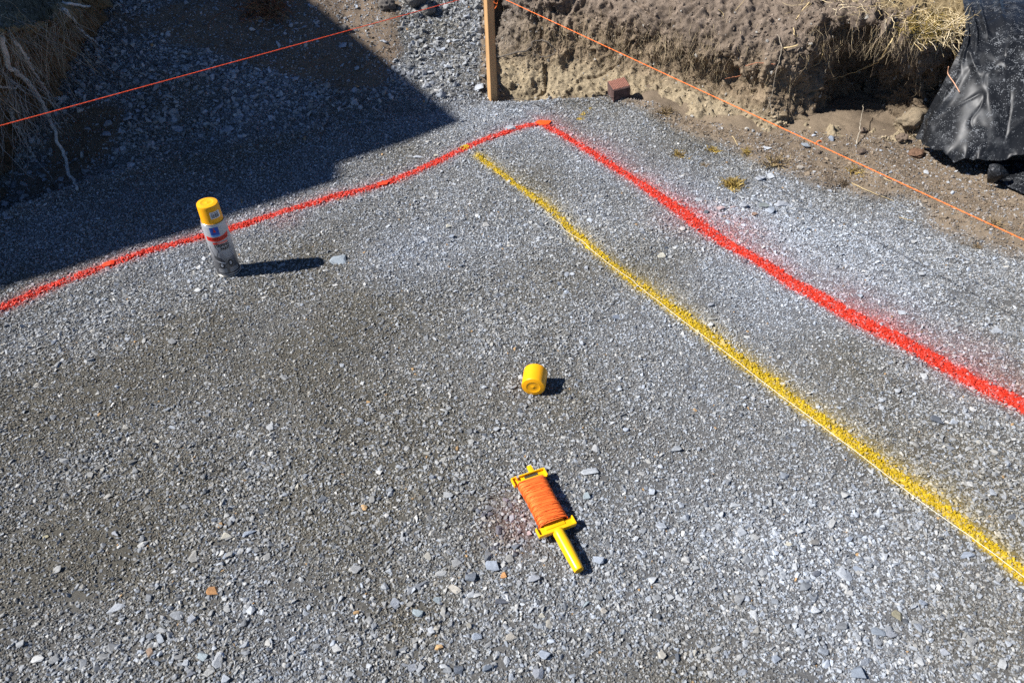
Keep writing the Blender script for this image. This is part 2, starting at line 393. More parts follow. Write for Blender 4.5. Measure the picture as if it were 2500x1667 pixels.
# each column runs from the foot of the bank up over its brow and back: (photo x, photo y, distance)
RB = [
 [(1195, 258, 2.86), (1200, 200, 2.98), (1205, 150, 3.12), (1212, 100, 3.20), (1218, 50, 3.26), (1222, 0, 3.32), (1228, -90, 3.42), (1235, -200, 3.62), (1240, -330, 5.0)],
 [(1300, 262, 2.82), (1300, 210, 2.90), (1298, 155, 3.00), (1296, 110, 3.06), (1294, 55, 3.09), (1292, 0, 3.12), (1292, -90, 3.20), (1295, -200, 3.45), (1300, -330, 5.0)],
 [(1420, 260, 2.80), (1420, 215, 2.87), (1420, 160, 2.96), (1420, 115, 3.00), (1424, 60, 3.02), (1428, 0, 3.06), (1432, -90, 3.14), (1440, -200, 3.4), (1450, -320, 5.0)],
 [(1550, 270, 2.60), (1555, 225, 2.72), (1560, 190, 2.82), (1566, 145, 2.86), (1575, 95, 2.82), (1590, 30, 2.84), (1600, -60, 2.98), (1610, -170, 3.3), (1620, -300, 5.0)],
 [(1690, 312, 2.43), (1705, 268, 2.54), (1720, 232, 2.62), (1736, 192, 2.68), (1752, 145, 2.58), (1764, 70, 2.62), (1775, -20, 2.78), (1790, -130, 3.1), (1800, -260, 5.0)],
 [(1835, 345, 2.32), (1855, 318, 2.38), (1872, 285, 2.42), (1890, 235, 2.44), (1905, 160, 2.46), (1912, 80, 2.52), (1915, 10, 2.66), (1920, -90, 3.0), (1925, -220, 5.0)],
 [(1945, 352, 2.30), (1965, 330, 2.36), (1985, 318, 2.46), (2000, 270, 2.50), (2012, 170, 2.52), (2020, 75, 2.46), (2000, 15, 2.55), (1995, -60, 2.95), (1990, -190, 5.0)],
 [(2050, 360, 2.26), (2070, 336, 2.32), (2085, 322, 2.56), (2090, 262, 2.66), (2100, 165, 2.66), (2108, 72, 2.48), (2095, 30, 2.42), (2085, -40, 2.90), (2075, -160, 5.0)],
 [(2150, 366, 2.24), (2165, 338, 2.29), (2175, 310, 2.42), (2180, 255, 2.50), (2185, 175, 2.52), (2190, 105, 2.40), (2180, 55, 2.36), (2175, -20, 2.85), (2165, -140, 5.0)],
 [(2235, 375, 2.20), (2245, 340, 2.25), (2250, 300, 2.27), (2256, 245, 2.36), (2258, 180, 2.42), (2250, 120, 2.33), (2250, 78, 2.36), (2250, 0, 2.85), (2250, -120, 5.0)],
 [(2340, 400, 2.12), (2345, 360, 2.22), (2350, 310, 2.30), (2352, 250, 2.36), (2354, 190, 2.38), (2356, 130, 2.36), (2356, 80, 2.40), (2356, 0, 2.85), (2350, -110, 5.0)],
 [(2520, 450, 1.98), (2525, 400, 2.10), (2530, 340, 2.18), (2530, 280, 2.24), (2530, 210, 2.27), (2530, 150, 2.27), (2530, 90, 2.33), (2530, 10, 2.8), (2520, -90, 5.0)],
 [(2900, 560, 1.70), (2905, 490, 1.85), (2910, 420, 1.93), (2915, 350, 1.98), (2915, 280, 2.02), (2915, 200, 2.03), (2915, 130, 2.1), (2915, 40, 2.6), (2900, -60, 5.0)]]
def rb_amp(u, v):
    hol = sm(.42, .52, u); stk = sm(.52, .30, u) * sm(.18, .35, v)
    return .022 + .014 * hol, .010 + .008 * hol, .0045 + .0015 * hol, .009 * stk + .002
def rb_col(u, v, q, lump, mid, strk):
    px = q[:, 0]
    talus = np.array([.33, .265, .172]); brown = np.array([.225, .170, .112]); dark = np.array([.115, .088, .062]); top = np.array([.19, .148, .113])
    t = sm(.18, .36, v)[:, None]; c = talus * (1 - t) + brown * t
    m = sm(.42, .62, v + .03 * mid)[:, None]; c = c * (1 - m) + top * m
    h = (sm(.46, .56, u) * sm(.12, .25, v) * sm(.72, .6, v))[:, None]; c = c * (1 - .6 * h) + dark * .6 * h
    ridge = (sm(.12, .03, u) * sm(.2, .4, v))[:, None]; c = c * (1 - .5 * ridge) + np.array([.13, .12, .11]) * .5 * ridge
    s = np.clip(strk, -1, 1)[:, None] * (sm(.5, .3, u) * sm(.2, .35, v))[:, None]
    c = c * (1 + .35 * s) * (1 + .15 * mid[:, None])
    g = (sm(.60, .66, u) * sm(.74, .80, v + .02 * mid))[:, None]; c = c * (1 - .8 * g) + np.array([.24, .18, .09]) * .8 * g
    return np.clip(c, .02, .9)
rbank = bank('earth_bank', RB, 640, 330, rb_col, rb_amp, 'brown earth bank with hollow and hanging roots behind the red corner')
LB = [
 [(-260, 520, 1.92), (-265, 480, 2.0), (-270, 400, 2.06), (-275, 310, 2.06), (-280, 240, 2.04), (-290, 190, 2.16), (-300, 20, 4.4)],
 [(-40, 505, 2.02), (-40, 460, 2.10), (-38, 360, 2.16), (-36, 240, 2.12), (-36, 120, 2.06), (-40, 60, 2.18), (-50, -30, 4.9)],
 [(80, 425, 2.30), (85, 385, 2.38), (90, 310, 2.44), (98, 210, 2.44), (105, 95, 2.38), (100, 25, 2.48), (90, -80, 5.2)],
 [(190, 335, 2.68), (200, 300, 2.74), (205, 235, 2.80), (205, 140, 2.80), (200, 50, 2.76), (190, -30, 2.86), (180, -130, 5.4)],
 [(285, 275, 2.98), (290, 240, 3.05), (285, 180, 3.10), (275, 95, 3.12), (265, 10, 3.10), (255, -70, 3.2), (240, -160, 5.5)],
 [(345, 190, 3.35), (345, 155, 3.42), (335, 100, 3.47), (320, 30, 3.48), (310, -40, 3.48), (300, -110, 3.55), (280, -190, 5.6)],
 [(400, 60, 3.95), (395, 20, 4.02), (380, -30, 4.08), (365, -80, 4.1), (355, -130, 4.1), (340, -180, 4.2), (320, -240, 5.7)]]
def lb_amp(u, v):
    return .03 + 0 * u, .012 + 0 * u, .004 + 0 * u, .008 * sm(.15, .4, v)
def lb_col(u, v, q, lump, mid, strk):
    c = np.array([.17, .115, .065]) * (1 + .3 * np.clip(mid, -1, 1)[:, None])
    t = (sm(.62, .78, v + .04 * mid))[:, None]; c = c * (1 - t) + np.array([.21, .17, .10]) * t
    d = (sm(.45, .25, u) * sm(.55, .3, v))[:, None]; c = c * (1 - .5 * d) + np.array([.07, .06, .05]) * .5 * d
    return c
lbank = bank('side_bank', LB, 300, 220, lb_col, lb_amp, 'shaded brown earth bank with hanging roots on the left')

# ray casting onto the finished ground
dg = bpy.context.evaluated_depsgraph_get()
TREES = [BVHTree.FromObject(o, dg) for o in (ground, rbank, lbank)]
def hit(px, py, lift=0.0, which=(0, 1, 2)):
    d = Vector(ray(px, py)); d.normalize(); best = None
    for k in which:
        h = TREES[k].ray_cast(Vector(CP), d, 20)
        if h[0] is not None and (best is None or h[3] < best[3]): best = h
    if best is None: return np.array(G(px, py))
    return np.array(best[0] - d * lift)
def drop(x, y):
    h = TREES[0].ray_cast(Vector((x, y, 3)), Vector((0, 0, -1)), 5)
    return h[0].z if h[0] is not None else 0.0
def pxm(P):
    """metres that one photo pixel covers at P"""
    return float(np.dot(np.asarray(P) - CP, _fw)) / FPX

# ------------------------------------------------------------------ stone shapes
def hull_mesh(name, n, flat, mat, seed, boxy=.5):
    r = np.random.default_rng(seed); bm = bmesh.new()
    p = r.normal(size=(n, 3)); p /= np.linalg.norm(p, axis=1)[:, None]
    q = np.clip(p * 1.5, -1, 1); p = p * (1 - boxy) + q * boxy
    p *= r.uniform(.72, 1.0, (n, 1)); p *= np.array([1, r.uniform(.6, .95), flat * r.uniform(.75, 1.2)])
    for v in p: bm.verts.new(v)
    o = bmesh.ops.convex_hull(bm, input=bm.verts[:])
    bmesh.ops.delete(bm, geom=[v for v in bm.verts if not v.link_faces], context='VERTS')
    bmesh.ops.recalc_face_normals(bm, faces=bm.faces[:])
    me = bpy.data.meshes.new(name); bm.to_mesh(me); bm.free(); me.materials.append(mat); return me
def euler_mats(e):
    cx, sx, cy, sy, cz, sz = np.cos(e[:, 0]), np.sin(e[:, 0]), np.cos(e[:, 1]), np.sin(e[:, 1]), np.cos(e[:, 2]), np.sin(e[:, 2])
    return np.stack([np.stack([cz * cy, cz * sy * sx - sz * cx, cz * sy * cx + sz * sx], -1),
                     np.stack([sz * cy, sz * sy * sx + cz * cx, sz * sy * cx - cz * sx], -1),
                     np.stack([-sy, cy * sx, cy * cx], -1)], -2)
HULLS = [hull_mesh('stone_shape', 12, .52, M_stone_i, 100 + k, .55) for k in range(14)]
HV = []
for me in HULLS:
    v = np.array([q.co for q in me.vertices]); f = []
    for pl in me.polygons:
        ii = list(pl.vertices)
        for k in range(1, len(ii) - 1): f.append((ii[0], ii[k], ii[k + 1]))
    HV.append((v, np.array(f)))
def joined_stones(name, pos, rot, scl, idx, cols, mat):
    VV, FF, CC, k = [], [], [], 0
    R = euler_mats(rot)
    for h in range(len(HV)):
        m = np.where(idx == h)[0]
        if not len(m): continue
        v, f = HV[h]
        V = np.einsum('nij,nkj->nki', R[m], v[None] * scl[m][:, None, :]) + pos[m][:, None, :]
        VV.append(V.reshape(-1, 3)); FF.append((f[None] + (np.arange(len(m)) * len(v))[:, None, None] + k).reshape(-1, 3))
        CC.append(np.repeat(cols[m], len(v), 0)); k += len(m) * len(v)
    return mesh_np(name, np.concatenate(VV), np.concatenate(FF), mat, False, np.concatenate(CC))
# little clumps of grit, so that the finest gravel needs fewer instances
CLUMP = []
for k in range(10):
    r = np.random.default_rng(300 + k); n = 22
    a = r.uniform(0, 2 * math.pi, n); d = .0135 * np.sqrt(r.uniform(0, 1, n)); s = r.uniform(.0011, .0029, n)
    me = joined_stones('grit_shape', np.stack([d * np.cos(a), d * np.sin(a), s * r.uniform(-.1, .5, n)], -1), np.stack([r.normal(0, .5, n), r.normal(0, .5, n), r.uniform(0, 6.3, n)], -1),
                       np.repeat(s[:, None], 3, 1), r.integers(0, 14, n), np.zeros((n, 3)), M_fine)
    t = me.attributes.new('tint', 'FLOAT_COLOR', 'POINT'); nv = len(me.vertices)
    g = np.zeros((nv, 4)); i0 = 0
    # shade per stone: islands follow the hull order used in joined_stones
    par = np.arange(nv); e = np.array([ed.vertices[:] for ed in me.edges])
    for _ in range(30): np.minimum.at(par, e[:, 0], par[e[:, 1]]); np.minimum.at(par, e[:, 1], par[e[:, 0]])
    val = .62 + .85 * r.random(nv) ** 1.3; warm = r.normal(0, .05, nv)
    g[:, 0] = val[par] * (1 + warm[par]); g[:, 1] = val[par]; g[:, 2] = val[par] * (1 - warm[par]); g[:, 3] = 1
    t.data.foreach_set('color', g.astype(np.float32).ravel()); CLUMP.append(me)
def lib(name, meshes):
    c = bpy.data.collections.new(name)
    for m in meshes: c.objects.link(bpy.data.objects.new(m.name, m))
    return c
LIB_S, LIB_C = lib('stone_shapes', HULLS), lib('grit_shapes', CLUMP)
def scatter(name, pos, rot, scl, idx, cols, coll, parent=None):
    n = len(pos); me = bpy.data.meshes.new(name); me.vertices.add(n); me.vertices.foreach_set('co', pos.astype(np.float32).ravel())
    for nm, ty, arr, key in (('rot', 'FLOAT_VECTOR', rot, 'vector'), ('scl', 'FLOAT_VECTOR', scl, 'vector'), ('idx', 'INT', idx, 'value'), ('col', 'FLOAT_COLOR', np.concatenate([cols, np.ones((n, 1))], 1), 'color')):
        a = me.attributes.new(nm, ty, 'POINT'); a.data.foreach_set(key, np.ascontiguousarray(arr, np.int32 if ty == 'INT' else np.float32).ravel())
    o = link(name, me, parent)
    g = bpy.data.node_groups.new(name + '_scatter', 'GeometryNodeTree')
    g.interface.new_socket('Geometry', in_out='INPUT', socket_type='NodeSocketGeometry'); g.interface.new_socket('Geometry', in_out='OUTPUT', socket_type='NodeSocketGeometry')
    gi, go = g.nodes.new('NodeGroupInput'), g.nodes.new('NodeGroupOutput')
    ci = g.nodes.new('GeometryNodeCollectionInfo'); ci.inputs['Collection'].default_value = coll; ci.inputs['Separate Children'].default_value = True; ci.inputs['Reset Children'].default_value = True
    ip = g.nodes.new('GeometryNodeInstanceOnPoints'); ip.inputs['Pick Instance'].default_value = True
    def na(nm, ty):
        k = g.nodes.new('GeometryNodeInputNamedAttribute'); k.data_type = ty; k.inputs[0].default_value = nm; return k.outputs[0]
    er = g.nodes.new('FunctionNodeEulerToRotation')
    L = g.links.new
    L(gi.outputs[0], ip.inputs['Points']); L(ci.outputs[0], ip.inputs['Instance']); L(na('idx', 'INT'), ip.inputs['Instance Index'])
    L(na('rot', 'FLOAT_VECTOR'), er.inputs[0]); L(er.outputs[0], ip.inputs['Rotation']); L(na('scl', 'FLOAT_VECTOR'), ip.inputs['Scale']); L(ip.outputs[0], go.inputs[0])
    md = o.modifiers.new('scatter', 'NODES'); md.node_group = g
    return o
def in_view(x, y, z, m=.36):
    d = np.stack([x, y, z - CH], -1); zc = d @ _fw
    a, b = (d @ _r) / zc * FPX, (d @ _u) / zc * FPX
    return (zc > .1) & (np.abs(a) < 1250 * (1 + m)) & (np.abs(b) < 833 * (1 + m) + 60), zc
def stone_cols(x, y, n, warm=.12):
    ba = brown_amt(x, y); v = np.clip(rng.normal(.375, .09, n) * (1 - .30 * ba), .10, .62); b = ba * .5 + rng.normal(0, .25, n); b = np.clip(b, -.1, 1)[:, None]
    c = v[:, None] * (np.array([.93, 1.0, 1.085]) * (1 - b) + np.array([1.06, 1.0, .86]) * b)
    odd = rng.random(n); c[odd < .003] = np.array([.42, .27, .13]) * rng.uniform(.7, 1.1, ((odd < .003).sum(), 1))
    w = (odd > .975); c[w] = np.array([.50, .49, .46]) * rng.uniform(.85, 1.15, (w.sum(), 1))
    k = (odd > .94) & (odd < .975); c[k] = np.array([.10, .11, .125]) * rng.uniform(.8, 1.2, (k.sum(), 1))
    return c
def rand_pts(n, x0=-2.9, x1=2.9, y0=.05, y1=4.6):
    return rng.uniform(x0, x1, n), rng.uniform(y0, y1, n)
def zone(x, y):
    b = beyond(x, y); return b, dirt_amt(x, y)
def bank_clear(x, y):
    """outside the footprint of the right bank"""
    foot = np.array([WY(*c[0])[:2] for c in RB]); yb = np.interp(x, foot[:, 0], foot[:, 1], left=9, right=-9)
    return (y < yb + .04) | (x < foot[0, 0])
def make(n, lo, hi, keep, embed=.25, tilt=.45, flatten=1.0):
    x, y = rand_pts(n); iv, zc = in_view(x, y, 0 * x, .40); x, y = x[iv], y[iv]; z0 = H0(x, y); iv, zc = in_view(x, y, z0)
    m = iv & bank_clear(x, y); x, y, zc = x[m], y[m], zc[m]
    m = keep(x, y, zc); x, y, zc = x[m], y[m], zc[m]
    n = len(x); r = lo * (hi / lo) ** (rng.random(n) ** 1.6)
    z = H(x, y) + r * rng.uniform(-.15, embed, n)
    rot = np.stack([rng.normal(0, tilt, n), rng.normal(0, tilt, n), rng.uniform(0, 6.283, n)], -1)
    scl = r[:, None] * np.stack([rng.uniform(.85, 1.25, n), rng.uniform(.8, 1.1, n), rng.uniform(.7, 1.15, n) * flatten], -1)
    return np.stack([x, y, z], -1), rot, scl, rng.integers(0, 14, n), r
def near_paint(x, y):
    return np.minimum(np.minimum(polydist(x, y, RED_L)[0], polydist(x, y, RED_R)[0]), polydist(x, y, YEL)[0])
# grit everywhere on the pad except beside the paint
def k_grit(x, y, zc):
    b, d = zone(x, y); p = np.where(b > .25, .35, 1.0) * (1 - .55 * d) * (1 - .6 * earth_patch(x, y))
    return (rng.random(len(x)) < p) & (near_paint(x, y) > .045)
pos, rot, scl, idx, r = make(118000, 1, 1, k_grit, 0, .06)
n = len(pos); pos[:, 2] = H(pos[:, 0], pos[:, 1]); idx = rng.integers(0, 10, n)
scl = np.repeat(rng.uniform(.8, 1.25, n)[:, None], 3, 1)
bb = brown_amt(pos[:, 0], pos[:, 1])[:, None]; vv = rng.normal(1, .14, (n, 1))
bp = np.clip(bb, 0, 1); cc = (np.array([.265, .281, .302]) * (1 - bp) + np.array([.170, .158, .130]) * bp) * vv * (1 + .55 * np.maximum(-bb, 0))
dd = dirt_amt(pos[:, 0], pos[:, 1])[:, None]; cc = cc * (1 - dd) + np.array([.20, .155, .11]) * vv * dd
ee = earth_patch(pos[:, 0], pos[:, 1])[:, None]; cc = cc * (1 - ee) + np.array([.18, .135, .095]) * vv * ee
grit = tag(scatter('grit', pos, rot, scl, idx, add_paint(cc, pos[:, 0], pos[:, 1]), LIB_C), 'fine grey grit covering the gravel pad', 'grit', kind='stuff')
print('grit clumps', n)
# single stones: fines beside the paint, mid gravel all over, coarse patches, rubble on the back slope
parts = []
soft = lambda x, y: (1 - .75 * zone(x, y)[1]) * (1 - .75 * earth_patch(x, y))
parts.append(make(420000, .0019, .0042, lambda x, y, zc: near_paint(x, y) < .06, .5))
parts.append(make(1050000, .0021, .0048, lambda x, y, zc: rng.random(len(x)) < (.45 + .55 * coarse_amt(x, y)) * soft(x, y) * np.clip(2.0 / zc, .6, 1.0), .6, .5))
parts.append(make(380000, .0034, .0072, lambda x, y, zc: rng.random(len(x)) < (.12 + .80 * coarse_amt(x, y) ** 1.2) * soft(x, y), .55, .42, .8))
parts.append(make(34000, .0062, .0115, lambda x, y, zc: rng.random(len(x)) < .80 * coarse_amt(x, y) ** 1.6 * soft(x, y), .35, .35, .7))
parts.append(make(60000, .0085, .0195, lambda x, y, zc: (zone(x, y)[0] > .05) & (rng.random(len(x)) < .95 * (1 - .93 * earth_patch(x, y)) * sm(.0, .25, zone(x, y)[0]) * sm(2.4, 1.0, zone(x, y)[0])), .5, .6))
pos, rot, scl, idx, r = [np.concatenate([p[k] for p in parts]) for k in range(5)]
cc = stone_cols(pos[:, 0], pos[:, 1], len(pos)); dd = (dirt_amt(pos[:, 0], pos[:, 1]) * rng.uniform(0, 1, len(pos)))[:, None]
cc = cc * (1 - dd) + np.array([.24, .185, .135]) * dd
cc = add_paint(cc, pos[:, 0], pos[:, 1], rng.uniform(.15, 1.5, len(pos)))
tag(scatter('gravel', pos, rot, scl, idx, cc, LIB_S), 'loose grey crushed gravel lying over the whole pad', 'gravel', kind='stuff')
print('stones', len(pos))
# crumbs of soil on the dirt strip and bank foot
pos, rot, scl, idx, r = make(60000, .0035, .011, lambda x, y, zc: rng.random(len(x)) < .8 * np.maximum(zone(x, y)[1], .8 * earth_patch(x, y)), .3, .5)
v = rng.normal(1, .18, (len(pos), 1))
tag(scatter('soil_crumbs', pos, rot, scl, idx, np.array([.20, .155, .108]) * v, LIB_S), 'brown soil crumbs below the earth bank', 'soil', kind='stuff')
# crumbs and pebbles stuck on the right bank
nb = len(rbank.data.vertices); bv = np.empty(nb * 3, np.float32); rbank.data.vertices.foreach_get('co', bv); bv = bv.reshape(-1, 3)
iv, zc = in_view(bv[:, 0], bv[:, 1], bv[:, 2], .1); cand = np.where(iv)[0]
pk = rng.choice(cand, 16000); n = len(pk); r = .002 * 5.5 ** (rng.random(n) ** 2.4)
bc = np.empty(nb * 4, np.float32); rbank.data.attributes['col'].data.foreach_get('color', bc); bc = bc.reshape(-1, 4)[pk, :3]
peb = rng.random(n) < .06; cc = bc * rng.normal(1.0, .18, (n, 1)); cc[peb] = np.array([.36, .34, .30]) * rng.uniform(.7, 1.2, (peb.sum(), 1))
tag(scatter('bank_crumbs', bv[pk] + rng.normal(0, .002, (n, 3)), rng.uniform(0, 6.3, (n, 3)), np.repeat(r[:, None], 3, 1) * rng.uniform(.7, 1.2, (n, 3)), rng.integers(0, 14, n), np.clip(cc, .02, .8), LIB_S),
    'small soil crumbs and pebbles stuck in the earth bank face', 'soil', kind='stuff')

# ------------------------------------------------------------------ individually built stones (parts of the ground)
BIG = [hull_mesh('stone', 14, .45, M_stone_o, 500 + k, .55) for k in range(16)]
SLAB = [hull_mesh('stone', 16, .30, M_stone_o, 540 + k, .6) for k in range(6)]
grey, pale, blue, dk, tan, orng, cream, teal, pinkc = (.33, .345, .37), (.42, .44, .46), (.30, .335, .385), (.15, .16, .185), (.36, .335, .29), (.50, .26, .11), (.52, .49, .40), (.31, .36, .375), (.44, .33, .32)
def stone(P, w, h, ang, col, mesh=None, sink=.15):
    """w, h in metres along and across; ang = heading of the long side"""
    me = mesh or random.choice(BIG); o = link('stone', me, ground)
    o.scale = (w / 1.75, h / 1.45, min(w, h) / 1.75)
    o.rotation_euler = (random.gauss(0, .16), random.gauss(0, .16), ang)
    o.location = (P[0], P[1], P[2] + .002 + min(w, h) * sink); k = random.uniform(.85, 1.1)
    o.color = (*[c * k for c in col], 1); return o
SPECIAL = [(826, 638, 38, 20, 10, (.30, .34, .37)), (1023, 385, 26, 6, 0, pale), (1067, 382, 17, 11, 0, cream), (1244, 315, 30, 11, 12, grey), (1174, 368, 11, 10, 60, dk), (1095, 555, 16, 14, 30, cream), (1015, 536, 19, 13, 30, grey), (1102, 580, 18, 14, 0, blue),
 (1016, 1434, 54, 19, 32, (.19, .20, .215)), (1202, 1385, 27, 38, 70, blue), (1230, 1406, 16, 15, 0, orng), (1193, 1359, 15, 18, 0, cream), (1303, 1415, 33, 24, 0, grey), (1110, 1441, 30, 22, -30, tan), (1151, 1412, 28, 26, 20, (.17, .19, .22)),
 (1224, 1468, 37, 19, 10, dk), (1068, 1467, 19, 18, 0, teal), (1020, 1496, 20, 26, 60, teal), (965, 1476, 22, 26, 40, pale), (1249, 1555, 30, 18, 20, tan), (1164, 1556, 17, 23, 90, blue), (1119, 1637, 20, 26, 80, (.16, .18, .21)), (1191, 1632, 28, 22, 10, (.17, .20, .24)),
 (1328, 1598, 22, 25, 50, blue), (1313, 1644, 24, 32, 80, grey), (1237, 1614, 18, 24, 60, pale), (1007, 1632, 24, 18, 0, grey), (1053, 1540, 18, 20, 0, pale), (1027, 1565, 12, 15, 0, (.58, .58, .56)), (1428, 1475, 23, 13, 20, teal), (1474, 1493, 16, 18, 0, tan), (1323, 1504, 17, 15, 0, cream),
 (554, 1310, 26, 22, 20, cream), (521, 1443, 27, 16, 10, orng), (561, 1355, 31, 17, 25, blue), (283, 1487, 46, 17, 35, pale), (612, 1491, 24, 20, -30, pale), (471, 1513, 20, 24, 70, grey), (495, 1604, 18, 30, 60, teal), (464, 1646, 22, 14, 20, dk), (449, 1560, 12, 13, 0, (.55, .55, .53)), (283, 1303, 22, 12, -30, grey), (112, 1312, 14, 9, 10, (.42, .38, .24)), (368, 1593, 20, 14, -50, (.34, .24, .17)), (608, 1302, 30, 16, 30, blue),
 (1953, 1298, 20, 17, 0, pale), (2072, 1318, 22, 16, 20, blue), (1923, 1330, 20, 10, 10, cream), (1987, 1326, 28, 22, 0, (.24, .23, .21)), (1992, 1402, 20, 20, 0, dk), (2096, 1395, 30, 20, -30, blue), (2141, 1545, 20, 30, 60, (.18, .205, .235)), (2173, 1550, 18, 30, 100, grey), (2090, 1643, 32, 40, 80, (.215, .245, .285)), (2112, 1618, 34, 20, 15, pale), (2251, 1472, 19, 15, 0, blue),
 (2189, 1504, 23, 20, -40, (.25, .23, .16)), (2306, 1592, 24, 16, 0, grey), (1989, 1491, 20, 17, 0, pale), (2460, 1573, 15, 18, 0, pale), (2358, 1356, 38, 15, 15, blue), (1891, 1609, 18, 26, 120, blue),
 (1439, 1152, 40, 16, 10, pale), (1432, 1213, 18, 18, 0, teal), (1460, 1367, 22, 27, 60, blue), (1260, 1336, 22, 18, 20, (.18, .2, .23)), (1293, 1303, 14, 12, 0, pinkc), (1235, 1222, 16, 12, 0, (.27, .24, .27)),
 (1911, 501, 36, 15, 0, grey), (1863, 504, 28, 14, 10, (.2, .22, .21)), (1883, 517, 22, 20, 50, blue), (1759, 510, 22, 13, 0, pinkc), (1817, 504, 20, 22, 0, grey), (1790, 508, 18, 12, 0, (.38, .30, .29)), (1855, 439, 26, 20, 10, grey), (1879, 434, 20, 18, 0, pale), (1954, 412, 20, 15, 10, (.36, .32, .27)), (1966, 359, 19, 21, 70, (.30, .33, .36)), (2028, 342, 15, 18, 70, blue), (1823, 317, 12, 11, 0, (.6, .57, .5)), (1873, 364, 24, 10, 0, pale),
 (1706, 490, 19, 10, 0, pale), (1615, 627, 19, 15, 0, cream), (1868, 459, 13, 10, 0, tan), (1842, 525, 15, 12, 0, (.30, .2, .15)), (1430, 656, 12, 12, 0, grey), (1734, 747, 16, 14, 0, grey), (1711, 727, 9, 8, 0, dk), (1396, 671, 15, 9, 0, pale), (1505, 776, 26, 10, 10, blue), (2260, 648, 14, 12, 0, pale), (2430, 810, 22, 16, 0, pale), (2200, 765, 18, 10, -30, pale), (2050, 810, 16, 12, 10, (.55, .54, .5)),
 (393, 297, 18, 28, 70, (.33, .34, .33)), (265, 306, 22, 20, 0, grey), (263, 331, 20, 16, 0, grey), (217, 318, 16, 18, 0, grey), (533, 266, 28, 10, -10, grey), (559, 321, 22, 24, 50, grey), (43, 383, 24, 18, -20, (.33, .34, .34)), (83, 395, 15, 16, 0, grey), (64, 410, 15, 14, 30, pale), (52, 429, 18, 13, 0, pale), (109, 386, 14, 14, 0, grey), (321, 407, 17, 20, 70, grey), (410, 376, 20, 16, 0, grey), (435, 318, 24, 14, -20, grey), (72, 424, 12, 12, 0, pale), (55, 485, 20, 12, -30, pale), (22, 535, 22, 16, 10, grey), (150, 440, 14, 12, 0, pale), (340, 320, 20, 13, -15, grey),
 (696, 212, 14, 22, 80, grey), (768, 232, 20, 14, 0, grey), (836, 163, 14, 11, 0, pale), (873, 170, 14, 14, 0, pale), (835, 114, 25, 14, 0, grey), (858, 113, 14, 16, 60, tan), (725, 74, 14, 10, 0, grey), (741, 69, 16, 9, 25, grey), (720, 196, 20, 16, 0, grey), (640, 205, 16, 14, 0, grey), (1166, 216, 30, 9, 0, pale), (1225, 210, 20, 11, 0, pale), (940, 105, 14, 18, 80, grey), (1050, 180, 16, 14, 0, pale), (1140, 45, 18, 18, 0, grey), (1113, 101, 20, 12, 0, pale), (1070, 97, 18, 14, -30, grey)]
n_special = 0
for (px, py, wp, hp, an, c) in SPECIAL:
    P = hit(px, py, 0, (0,)); m = pxm(P); fore = abs(ray(px, py)[2]) / np.linalg.norm(ray(px, py))
    w_, h_ = wp * m, hp * m
    if hp < .6 * wp: h_ = min(h_ / fore, w_ * .8)
    stone(P, w_ * 1.05, h_ * 1.05, math.radians(an), c, random.choice(SLAB) if hp < .55 * wp else None, .06 if hp < .7 * wp else .16); n_special += 1
cnt = n_special; tries = 0
while cnt < 300 and tries < 6000:
    tries += 1
    px, py = random.uniform(0, 2500), random.choice((random.uniform(1000, 1660), random.uniform(480, 1660)))
    P = hit(px, py, 0, (0,)); a = np.array([P[0]]), np.array([P[1]])
    if random.random() > .25 + .75 * coarse_amt(*a)[0] or near_paint(*a)[0] < .04 or dirt_amt(*a)[0] > .4: continue
    s = random.choice((.011, .012, .013, .015, .018)) * random.uniform(.9, 1.15); k = stone_cols(*a, 1)[0]
    stone(P, s * random.uniform(1, 1.5), s, random.uniform(0, 6.3), k, random.choice(SLAB) if random.random() < .25 else None, .1); cnt += 1
print('single stones', cnt)

# ------------------------------------------------------------------ painted lines (a crust of painted stones)
def paint_line(name, pts, label, col, chan, n, extra=None):
    pts = np.array(pts); seg = np.linalg.norm(np.diff(pts[:, :2], axis=0), axis=1); L = np.concatenate([[0], np.cumsum(seg)])
    t = rng.uniform(0, L[-1], n); off = rng.normal(0, .016, n)
    bx, by = np.interp(t, L, pts[:, 0]), np.interp(t, L, pts[:, 1])
    k = np.clip(np.searchsorted(L, t) - 1, 0, len(seg) - 1); e = np.diff(pts[:, :2], axis=0)[k] / seg[k][:, None]
    x, y = bx - e[:, 1] * off, by + e[:, 0] * off
    if extra is not None: x, y = np.concatenate([x, extra[0]]), np.concatenate([y, extra[1]])
    am = paint_amt(x, y)[chan]; iv, _ = in_view(x, y, 0 * x, .12); m = (rng.random(n if extra is None else n + len(extra[0])) < sm(.35, .95, am) * .95) & iv; x, y, am = x[m], y[m], am[m]; n = len(x)
    r = .0019 * 3.0 ** (rng.random(n) ** 1.7)
    pos = np.stack([x, y, H(x, y) + r * rng.uniform(-.1, .5, n) + .0012], -1)
    rot = np.stack([rng.normal(0, .5, n), rng.normal(0, .5, n), rng.uniform(0, 6.28, n)], -1)
    scl = r[:, None] * np.stack([rng.uniform(.9, 1.25, n), rng.uniform(.85, 1.1, n), rng.uniform(.7, 1.1, n)], -1)
    j = rng.uniform(.66, 1.0, n)[:, None]; g = (rng.random(n) < .16)[:, None] * rng.uniform(.1, .5, (n, 1)); cc = np.array(col) * j * (1 - g) + np.array([.33, .33, .34]) * g
    me = joined_stones(name, pos, rot, scl, rng.integers(0, 14, n), cc, M_paint)
    print(name, n)
    return tag(link(name, me), label, 'paint line')
ang, rad = rng.uniform(0, 6.283, 500), .04 * np.sqrt(rng.random(500))
paint_line('red_paint_line', RED_L, 'thin bright red sprayed line running from the corner past the spray can to the left', RED, 0, 9000)
